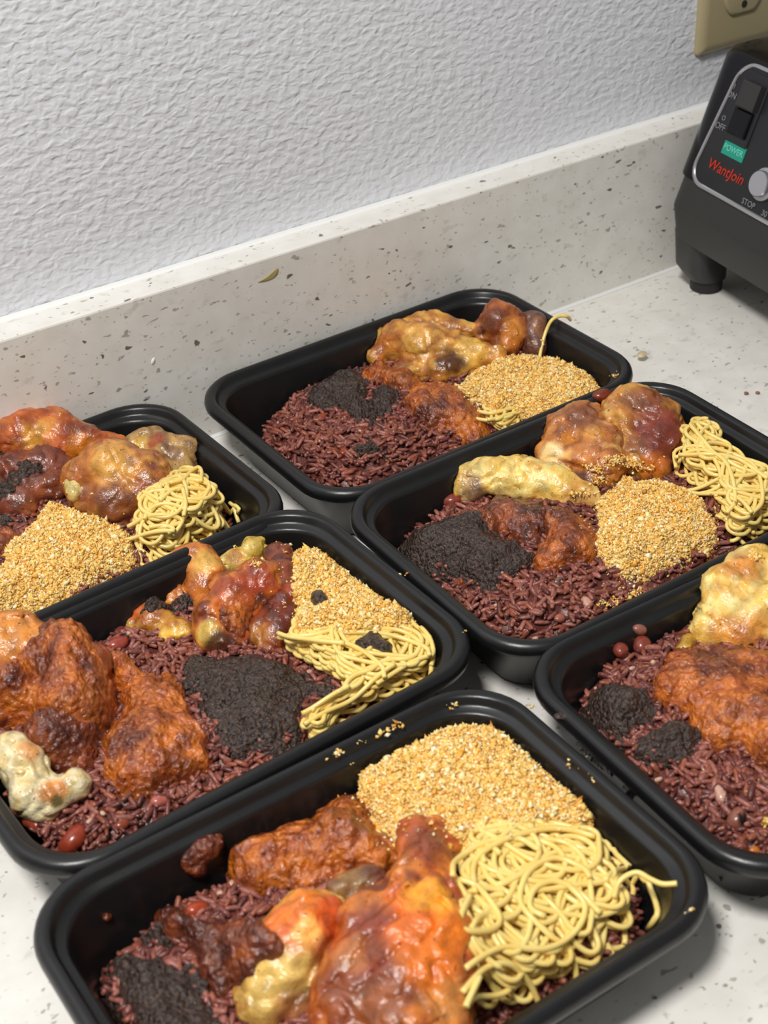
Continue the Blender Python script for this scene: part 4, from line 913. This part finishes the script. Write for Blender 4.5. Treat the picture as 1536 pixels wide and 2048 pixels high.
spaghetti(t, [(245, 1070), (270, 1045), (320, 1015), (350, 985), (395, 965), (440, 990), (475, 1035), (468, 1060), (420, 1085), (350, 1115), (290, 1130), (262, 1110)], 26, 'tangled noodles right of the crumbs, left-edge tray by the backsplash', 40, 61, mound=(22, 6, 18), curl=85,
          extra=[[(340, 970), (365, 958), (385, 948), (398, 938), (404, 950), (403, 972)], [(320, 1005), (350, 985), (395, 982), (440, 995), (465, 1020), (478, 1048)], [(260, 1080), (275, 1045), (315, 1030), (355, 1040), (370, 1075), (350, 1100)], [(300, 1070), (330, 1050), (350, 1065), (340, 1095)], [(365, 975), (372, 1010), (370, 1050)], [(460, 1010), (478, 1018), (476, 1030)], [(255, 1095), (300, 1080), (355, 1095)]])
gari(t, [(-40, 1190), (0, 1140), (18, 1110), (50, 1070), (72, 1020), (85, 990), (112, 985), (140, 1002), (165, 1025), (195, 1045), (245, 1050), (262, 1080), (275, 1115), (240, 1150), (150, 1190), (60, 1230), (-20, 1260), (-60, 1240)], 30, 8, 20, 'golden crumb slope in the tray at the left photo edge by the backsplash', 62)

# ================================================================== front tray
t = 'front'
rice(t, [(140, 2060), (220, 1920), (300, 1850), (420, 1780), (560, 1700), (720, 1560), (900, 1450), (1050, 1450), (1200, 1580), (1340, 1790), (1250, 1950), (1000, 2120), (700, 2260), (420, 2400), (240, 2250)], 13, 12, 30,
     'purple-red rice of the tray nearest the camera', 73,
     exposed=[[(380, 1810), (430, 1770), (500, 1770), (520, 1840), (460, 1850)], [(880, 1900), (940, 1880), (1250, 1640), (1330, 1780), (1300, 1880), (1100, 2010), (960, 2080), (860, 2100)], [(560, 2040), (660, 2000), (700, 2060), (560, 2080)], [(640, 1760), (900, 1700), (900, 1900), (680, 1900)], [(1180, 1640), (1240, 1660), (1320, 1800), (1240, 1840)]])
bean(t, 398, 1822, 11, 0.2, 'orange-red bean behind the dark stew heap, front tray', (170, 66, 34)); bean(t, 440, 1790, 9, -0.7, 'whitish bean chip in the rice below the big stew mound, front tray', (216, 176, 150), wd=.4)
bean(t, 1050, 1975, 10, 0.6, 'dark red bean under the noodles by the front wall, front tray', (110, 50, 42))
stew(t, [(455, 1720), (468, 1670), (490, 1640), (540, 1612), (600, 1600), (640, 1560), (680, 1540), (712, 1552), (722, 1600), (745, 1640), (800, 1690), (810, 1735), (770, 1765), (700, 1765), (640, 1790), (560, 1790), (490, 1775)], 31, 13, 22, 'largest glossy orange stew mound behind the chicken, front tray', 74, lump=(.0058, .0028), fb=(.016, .006), bmin=5, soft=0.3, ragged=.004)
stew(t, [(300, 1840), (325, 1808), (365, 1812), (395, 1855), (450, 1835), (500, 1850), (512, 1920), (480, 1975), (440, 2000), (405, 1960), (385, 1905), (335, 1880)], 28, 10, 13, 'dark red-brown stew heap between black sauce and chicken, front tray', 75, dark=True, lump=(.006, .0026), fb=(.014, .004))
shito(t, [(285, 1885), (300, 1858), (335, 1862), (362, 1888), (350, 1905), (310, 1902)], 25, 4, 6, 'small black sauce knot above the big black mound, front tray', 76)
shito(t, [(190, 2000), (205, 1945), (225, 1922), (290, 1900), (340, 1912), (385, 1935), (400, 1975), (435, 2015), (460, 2070), (430, 2140), (300, 2150), (230, 2080)], 25, 11, 20, 'black sauce mound at the left end, front tray', 77)
meat('chicken_drumette', 'orange-topped drumette with pale frayed meat below, left of the drumstick, front tray', t,
     [[(655, 1835, 38, 9), (620, 1850, 38, 13), (590, 1900, 34, 15), (560, 1960, 29, 14), (535, 2010, 26, 10)], [(675, 1850, 35, 8), (655, 1900, 32, 9), (620, 1970, 28, 9), (600, 2010, 25, 8)], [(535, 1890, 33, 8)], [(500, 1985, 26, 6), (520, 2020, 25, 7)]],
     [(206, 156, 62), (186, 124, 46), (216, 174, 88), (160, 96, 40)], spots=[(620, 1815, 12, (232, 126, 28), 1.0), (672, 1840, 9, (206, 84, 28), 1.0), (575, 1850, 11, (214, 104, 24), .9), (605, 1885, 8, (200, 84, 24), .8), (570, 1965, 13, (210, 174, 92), .9), (660, 1905, 7, (140, 56, 26), .8), (612, 1862, 5, (246, 180, 90), .7), (590, 2025, 8, (120, 50, 30), .8)], seed=71, h=0.0009, k=0.003)
stew(t, [(430, 1860), (480, 1840), (525, 1850), (560, 1880), (570, 1905), (545, 1915), (515, 1925), (505, 1960), (470, 1980), (440, 1930)], 38, 5, 8, 'stew coat on the left side of the orange-topped drumette, front tray', 78, dark=True, clip=False, on_top=True, skirt=.008)
meat('chicken_gristle', 'greyish gristle lump between the two chicken pieces, front tray', t, [[(690, 1785, 36, 6), (715, 1795, 34, 6)], [(740, 1770, 36, 7)]], [(150, 110, 60), (120, 80, 46), (110, 56, 36)], seed=72, h=0.0009)
meat('chicken_drumstick', 'big glazed orange and mahogany drumstick beside the noodles, front tray', t,
     [[(845, 1690, 42, 8), (855, 1740, 43, 10), (850, 1810, 43, 15), (845, 1890, 42, 19), (830, 1970, 38, 21), (830, 2060, 34, 20)],
      [(775, 1800, 40, 8), (735, 1850, 40, 11), (760, 1900, 39, 14), (740, 1960, 36, 17), (720, 2040, 32, 17)],
      [(828, 1668, 43, 7), (868, 1664, 43, 6), (880, 1700, 41, 6)], [(885, 1880, 36, 12), (898, 1950, 33, 11), (890, 2020, 30, 11)], [(690, 1950, 31, 10), (675, 2010, 28, 10)], [(800, 1860, 42, 13)]],
     [(186, 92, 28), (160, 68, 24), (206, 116, 34), (122, 52, 24)], spots=[(855, 1840, 15, (226, 116, 18), 1.0), (810, 1840, 11, (216, 100, 18), .9), (862, 1795, 8, (236, 156, 36), .9), (740, 1850, 9, (124, 50, 30), .9), (720, 1960, 15, (128, 60, 30), .9), (790, 1960, 12, (116, 46, 28), .9), (850, 1675, 9, (130, 58, 34), .9), (892, 1990, 8, (200, 130, 60), .9), (850, 1910, 11, (214, 108, 16), .9), (760, 2010, 9, (150, 84, 40), .7), (700, 1905, 6, (180, 110, 50), .7)], seed=73, h=0.0010, k=0.0028, creases=0.0018, noise=((0.013, 0.0026), (0.005, 0.0010)))
spaghetti(t, [(905, 1720), (960, 1675), (1040, 1650), (1120, 1635), (1175, 1650), (1235, 1700), (1285, 1770), (1290, 1850), (1240, 1910), (1150, 1960), (1050, 2010), (960, 2060), (915, 2010), (905, 1900), (900, 1800)], 26, 'big looping tangle of noodles at the right end, front tray', 44, 79, mound=(18, 5, 30), curl=64, length=(0.13, 0.24), r=0.00116,
          extra=[[(1180, 1760), (1165, 1735), (1110, 1725), (1060, 1745), (1040, 1790), (1050, 1830), (1100, 1870), (1150, 1920), (1160, 1960)], [(1200, 1840), (1160, 1790), (1110, 1765), (1070, 1780), (1060, 1815), (1090, 1840)], [(1130, 1640), (1180, 1645), (1230, 1680), (1262, 1720), (1250, 1750), (1210, 1760)], [(905, 1750), (910, 1725), (950, 1700), (1030, 1680), (1080, 1700)], [(920, 1760), (960, 1780), (1000, 1850), (960, 1870), (920, 1840), (940, 1800)], [(1230, 1770), (1240, 1745), (1280, 1745), (1305, 1790), (1315, 1830), (1295, 1860)],
                 [(925, 1990), (980, 1975), (1060, 1965), (1140, 1975), (1165, 1950)], [(930, 1930), (1000, 1900), (1090, 1900), (1150, 1870), (1170, 1820), (1140, 1770)], [(1190, 1680), (1140, 1665), (1080, 1665), (1000, 1690), (950, 1735), (950, 1790)], [(960, 1985), (930, 2020), (960, 2050), (1020, 2030)]])
P3 = None
o = empty('stray_noodle', tuple(at(1300, 1768, 0.03))); tag(o, 'single noodle end sticking out towards the right corner, front tray', 'spaghetti')
V, F = tube(smooth_path([at(1228, 1795, .037), at(1240, 1762, .041), at(1272, 1745, .043), at(1300, 1758, .043), at(1325, 1768, .043), at(1354, 1767, .044)], 9), 0.0011); obj('strand', np_mesh('strand', V-np.array(o.location), F, M_PASTA), o)
gari(t, [(712, 1545), (735, 1510), (775, 1480), (820, 1432), (870, 1418), (935, 1412), (1000, 1430), (1055, 1455), (1110, 1485), (1145, 1520), (1165, 1580), (1195, 1622), (1150, 1640), (1060, 1645), (990, 1655), (930, 1685), (895, 1680), (860, 1650), (800, 1660), (755, 1630), (735, 1600)], 36, 8, 24, 'largest golden crumb mound, at the back of the front tray', 80, strays=320, n_per_mm2=3.2, bmin=4)
o = solid('stew_splat', t, [[(385, 1715, 24, 3.6), (405, 1700, 26, 4.2), (425, 1692, 28, 3.4)], [(395, 1738, 20, 3.4), (380, 1728, 22, 2.6)], [(435, 1684, 29, 2.2)]], [(120, 48, 20), (150, 64, 24)], mat=M_STEW_DARK, wall=True, margin=-0.001, seed=81, h=0.0006, noise=((0.003, 0.0009),)); tag(o, 'stew splat stuck to the back inner wall, front tray', 'stew')
o = solid('stew_splat', t, [[(212, 1834, 20, 1.6), (217, 1832, 20, 1.3)]], [(110, 50, 34), (130, 62, 40)], mat=M_STEW_DARK, wall=True, margin=-0.001, seed=82, h=0.0005, noise=((0.002, 0.0004),)); tag(o, 'tiny stew speck on the inner wall left of the splat, front tray', 'stew')
crumbs_at([(675, 1507, 26, 0.0012), (905, 1403, 50, 0.0018), (725, 1485, 8, 0.0014), (790, 1450, 20, 0.0014), (998, 1411, 6, 0.0008), (1062, 1411, 8, 0.0008), (1185, 1557, 4, 0.001), (1150, 1530, 10, .003), (700, 1530, 3, .002), (770, 1460, 20, .0016), (1378, 1824, 4, .0008), (650, 1520, 3, .001)], 'stray crumbs along the back wall and rim of the front tray', t)
crumbs_at([(1376, 1683, 5, 0.0007)], 'white crumb on the rim between the front tray and the right-edge tray', 'front')

# ================================================================== on the countertop and backsplash
o = solid('dried_pea', None, [[(1282, 714, 3.2, 3.2), (1285, 711, 3.4, 3.0)]], [(206, 190, 156), (190, 170, 132)], seed=91, h=0.0005, noise=((0.003, 0.0003),), k=.002); tag(o, 'beige dried pea on the countertop right of the tray nearest the backsplash', 'pea')
for i, (px, py) in enumerate(((1515, 777), (1493, 778))):
    o = solid('brown_crumb', None, [[(px, py, 4.0, 1.2), (px+3, py, 4.0, 0.9)]], [(120, 72, 44), (150, 96, 60)], seed=92+i, h=0.0003, noise=((0.002, 0.0003),), k=.001)
    o.location.z = -0.0031; tag(o, ('brown crumb on the countertop at the right photo edge', 'smaller brown crumb left of the one at the right photo edge')[i], 'crumb')

P = on_plane(545, 551, (0, 0, 0), np.array([0, 1.0, 0]))
mbs = [on_plane(x, y, (0, 0, 0), np.array([0, 1.0, 0])) for x, y in ((512, 566), (528, 558), (540, 548), (550, 538), (558, 536), (556, 548), (546, 557), (530, 563))]
q_ = chaikin(np.array([(p[0], p[2]) for p in mbs]), 2); mb = MB(); mb.loft([np.c_[q_[:, 0], np.full(len(q_), -0.00002), q_[:, 1]], np.c_[q_[:, 0]*0.8+0.2*q_[:, 0].mean(), np.full(len(q_), -0.0004), q_[:, 1]*0.8+0.2*q_[:, 1].mean()]])
tag(mb.build('grease_smear', plain('yellow_grease', (176, 158, 104), 0.3)), 'dried yellow smear on the speckled backsplash behind the trays', 'stain')
P = on_plane(306, 722, (0, 0, 0), np.array([0, 1.0, 0])); mb = MB()
xz_ = [np.c_[P[0]+r*np.cos(np.linspace(0, 6.283, 13)[:-1])*0.6+0.4*r*np.sin(np.linspace(0, 6.283, 13)[:-1]), np.full(12, y), P[2]+r*np.sin(np.linspace(0, 6.283, 13)[:-1])] for r, y in ((0.0019, -0.00002), (0.0017, -0.0003), (0.0006, -0.0006))]
mb.loft(xz_); tag(mb.build('quartz_glint_fleck', plain('painted_glint_white', (250, 252, 255), 0.12)), 'shiny stone fleck with its glint painted white, on the backsplash above the tray at the left photo edge', 'fleck')  # plain white colour stands in for the reflected glint of a shiny chip

# ================================================================== outlet plate
t_out = BT
pl = empty('outlet_plate', (0.735, BT, 0.195)); tag(pl, 'ivory wall outlet plate above the blender, cut off by the top edge', 'outlet')
def xz_loft(mb, hx, hz, r, prof, cx=0, cz=0, n=6, flat=None):
    rings = []
    for ins, y in prof:
        q = rrect(hx-ins, hz-ins, max(r-ins*0.5, 0.0005), n)
        if flat: q[:, 1] = np.clip(q[:, 1], -flat+ins, flat-ins)
        rings.append(np.c_[q[:, 0]+cx, np.full(len(q), y), q[:, 1]+cz])
    mb.loft(rings)
mb = MB(); xz_loft(mb, 0.035, 0.0572, 0.003, [(0, -0.0001), (0, -0.0012), (0.0012, -0.0034), (0.0045, -0.0052), (0.007, -0.0054)]); mb.build('cover', M_IVORY, pl, sharp=math.radians(60))
for cz in (-0.0195, 0.0195):
    mb = MB(); xz_loft(mb, 0.0172, 0.0172, 0.0168, [(0, -0.0050), (0, -0.0066), (0.0008, -0.0074), (0.002, -0.0076)], cz=cz, n=10, flat=0.0143); f = mb.build('socket', M_IVORY, pl)
    for sx, hh in ((-0.0064, 0.0042), (0.0064, 0.0034)):
        mb = MB(); box_mesh(mb, sx-0.0009, sx+0.0009, -0.0079, -0.0070, cz+0.003-hh, cz+0.003+hh); mb.build('slot', M_IVORY_DARK, f, smooth=False)
    mb = MB(); xz_loft(mb, 0.0024, 0.0024, 0.0023, [(0, -0.0070), (0, -0.0079)], cz=cz-0.0085); mb.build('ground_hole', M_IVORY_DARK, f)
mb = MB(); xz_loft(mb, 0.0034, 0.0034, 0.0033, [(0, -0.0052), (0.0003, -0.0064), (0.0016, -0.0068)]); mb.build('screw', M_STEEL, pl)

# ================================================================== blender base
PH = 0.13                                                    # turn of its front towards the trays
WV = np.array([-math.sin(PH), -math.cos(PH), 0.0])           # along the front, away from the wall
BV = np.array([math.cos(PH), -math.sin(PH), 0.0])            # into the body
ZV = np.array([0, 0, 1.0])
O = at(1331, 400, 0.0605); O = np.array([O[0], O[1], 0.0])
BW, BD = 0.205, 0.215                                        # width and depth at the ridge
bl = empty('blender_base', tuple(O+BV*BD/2+WV*BW/2)); tag(bl, 'black countertop blender base with a sloped control panel, cut off by the right edge', 'blender')
org = np.array(bl.location)
def bpt(w, b, z): return O+w*WV+b*BV+z*ZV-org
def bring(w0, w1, b0, b1, z, r, n=6):
    q = rrect((w1-w0)/2, (b1-b0)/2, r, n); return np.array([bpt((w0+w1)/2+x, (b0+b1)/2+y, z) for x, y in q])
mb = MB()
mb.loft([bring(0.012, BW-0.012, 0.012, BD-0.012, 0.040, 0.012), bring(0.006, BW-0.006, 0.006, BD-0.006, 0.037, 0.014), bring(0.0022, BW-0.0022, 0.0022, BD-0.0022, 0.038, 0.014), bring(0, BW, 0, BD, 0.059, 0.014), bring(0.0003, BW-0.0003, 0.0004, BD-0.0004, 0.061, 0.014), bring(0.001, BW-0.001, 0.006, BD-0.006, 0.080, 0.016)])
mb.build('lower_housing', M_DARKPLASTIC, bl, sharp=math.radians(30))
TZ = 0.158
mb = MB()
def upper(z, dd=0.0):
    u = (z-0.080)/(TZ-0.080); return bring(-0.0025+0.001*u+dd, BW+0.0025-0.001*u-dd, 0.0055+0.029*u+dd, BD-0.006-0.02*u-dd, z, 0.017)
mb.loft([upper(0.0798, 0.003), upper(0.080), upper(0.083), upper(0.12), upper(TZ-0.006), upper(TZ-0.002, 0.0015), upper(TZ, 0.006), upper(TZ+0.001, 0.014)])
mb.build('upper_housing', M_GLOSSBLACK, bl, sharp=math.radians(40))
mb = MB(); cW, cB = BW/2, BD/2+0.018
mb.loft([np.array([bpt(cW+r*math.cos(a), cB+r*math.sin(a), z) for a in np.linspace(0, 2*math.pi, 33)[:-1]]) for r, z in ((0.062, TZ-0.001), (0.060, TZ+0.008), (0.056, TZ+0.010), (0.042, TZ+0.0105), (0.040, TZ+0.006), (0.012, TZ+0.006), (0.011, TZ+0.014), (0.006, TZ+0.0145))])
mb.build('jar_seat', M_RUBBER, bl)
for w_, b_ in ((0.022, 0.022), (BW-0.022, 0.022), (0.022, BD-0.022), (BW-0.022, BD-0.022)):
    mb = MB(); mb.loft([bring(w_-0.0195, w_+0.0125, b_-0.0195, b_+0.0125, 0.042, 0.010), bring(w_-0.0180, w_+0.0120, b_-0.0180, b_+0.0120, 0.018, 0.010), bring(w_-0.013, w_+0.012, b_-0.013, b_+0.012, 0.0095, 0.010)]); lg = mb.build('leg', M_DARKPLASTIC, bl)
    mb = MB(); mb.loft([np.array([bpt(w_+r*math.cos(a), b_+r*math.sin(a), z) for a in np.linspace(0, 2*math.pi, 25)[:-1]]) for r, z in ((0.0095, 0.0002), (0.0108, 0.0012), (0.0112, 0.0098))]); mb.build('rubber_foot', M_RUBBER, lg)
# sloped front: a plane through its lower edge
s0 = O+0.0055*BV+0.080*ZV; s1 = O+0.0345*BV+TZ*ZV; SV = (s1-s0)/np.linalg.norm(s1-s0); NV = np.cross(WV, SV); NV = NV if NV@BV < 0 else -NV
def ps(px, py):
    """photo pixel -> (along, up) on the sloped front"""
    P = on_plane(px, py, s0, NV); return np.array([(P-s0)@WV, (P-s0)@SV])
def sp(w, u, h=0.0): return s0+w*WV+u*SV+h*NV-org
a = ps(1397, 322); b = ps(1476, 112); c = ps(1536, 452)
rw0 = min(a[0], b[0])+0.002; rw1 = BW-rw0; ru0 = a[1]-0.008; ru1 = b[1]
ru0 = ps(1440, 395)[1]
def slope_ring(ins, h, r=0.014, n=8):
    o_ = []
    q = rrect((rw1-rw0)/2-ins, (ru1-ru0)/2-ins, max(r-ins, 0.002), n)
    for x, y in q:
        lean = (0.5*(y/((ru1-ru0)/2)))*0.011*(-1 if x > 0 else 1)
        o_.append(sp((rw0+rw1)/2+x+lean, (ru0+ru1)/2+y, h))
    return np.array(o_)
mb = MB(); mb.loft([slope_ring(0.001, -0.001), slope_ring(0.001, 0.0008)]); mb.build('control_panel', M_PANEL, bl)
mb = MB(); mb.loft([slope_ring(-0.0004, -0.0005), slope_ring(-0.0004, 0.0012), slope_ring(0.0004, 0.0018), slope_ring(0.0016, 0.0018), slope_ring(0.0022, 0.0010)], False, False); mb.build('trim_ring', M_SILVER, bl)
def slope_box(mb, w0, w1, u0, u1, h0, h1, bev=0.0008):
    mb.loft([np.array([sp(w0, u0, h0), sp(w1, u0, h0), sp(w1, u1, h0), sp(w0, u1, h0)]), np.array([sp(w0, u0, h1-bev), sp(w1, u0, h1-bev), sp(w1, u1, h1-bev), sp(w0, u1, h1-bev)]),
             np.array([sp(w0+bev, u0+bev, h1), sp(w1-bev, u0+bev, h1), sp(w1-bev, u1-bev, h1), sp(w0+bev, u1-bev, h1)])])
def lettering(text, px, py, size, mat, parent, name='lettering', shear=0.0, lift=0.0):
    w, u = ps(px, py); cu = bpy.data.curves.new(name, 'FONT'); cu.body = text; cu.size = size; cu.align_x = 'CENTER'; cu.align_y = 'CENTER'; cu.extrude = 0.0001; cu.shear = shear; cu.resolution_u = 3
    tmp = bpy.data.objects.new(name, cu); COL.objects.link(tmp); bpy.context.view_layer.update()
    me = bpy.data.meshes.new_from_object(tmp.evaluated_get(bpy.context.evaluated_depsgraph_get())); bpy.data.objects.remove(tmp)
    R = Matrix((tuple(WV), tuple(SV), tuple(NV))).transposed().to_4x4(); R.translation = Vector(sp(w, u, 0.0011))
    R.translation += Vector(NV*lift); me.transform(R); me.materials.clear(); me.materials.append(mat); return obj(name, me, parent)
sw, su = ps(1493, 232); mb = MB(); slope_box(mb, sw-0.0105, sw+0.0115, su-0.018, su+0.026, 0.0004, 0.0022); sb = mb.build('switch_frame', M_PANEL, bl, smooth=False)
mb = MB(); slope_box(mb, sw-0.0085, sw+0.0085, su-0.013, su+0.003, 0.0004, 0.0042); mb.build('rocker', M_GLOSSBLACK, sb, smooth=False)
mb = MB(); slope_box(mb, sw-0.0075, sw+0.0095, su+0.004, su+0.020, 0.0004, 0.0066); mb.build('rocker', M_DARKPLASTIC, sb, smooth=False)
lettering('ON', 1466, 191, 0.0056, M_GREY, bl); lettering('OFF', 1443, 254, 0.0056, M_GREY, bl); lettering('I', 1472, 174, 0.0044, M_GREY, bl); lettering('O', 1450, 237, 0.0044, M_GREY, bl)
bw_, bu_ = ps(1470, 302); mb = MB(); slope_box(mb, bw_-0.0105, bw_+0.0105, bu_-0.0046, bu_+0.0046, 0.0006, 0.0012, 0.0001); bd = mb.build('badge', M_TEAL, bl, smooth=False)
lettering('POWER', 1470, 302, 0.0054, M_MINT, bd, lift=0.0004)
lettering('WantJoin', 1454, 344, 0.0094, M_RED, bl, shear=0.15)
lettering('STOP', 1499, 408, 0.0052, M_GREY, bl); lettering('30', 1531, 428, 0.0052, M_GREY, bl)
kw, ku = ps(1533, 370); kr = 0.0080; mb = MB()
mb.loft([np.array([sp(kw+r*math.cos(q), ku+r*math.sin(q), h) for q in np.linspace(0, 2*math.pi, 41)[:-1]]) for r, h in ((kr*1.25, 0.0006), (kr*1.25, 0.003), (kr, 0.0035), (kr, 0.0065), (kr*0.93, 0.0075), (kr*0.1, 0.0076))]); mb.build('dial', M_SILVER, bl, sharp=math.radians(40))
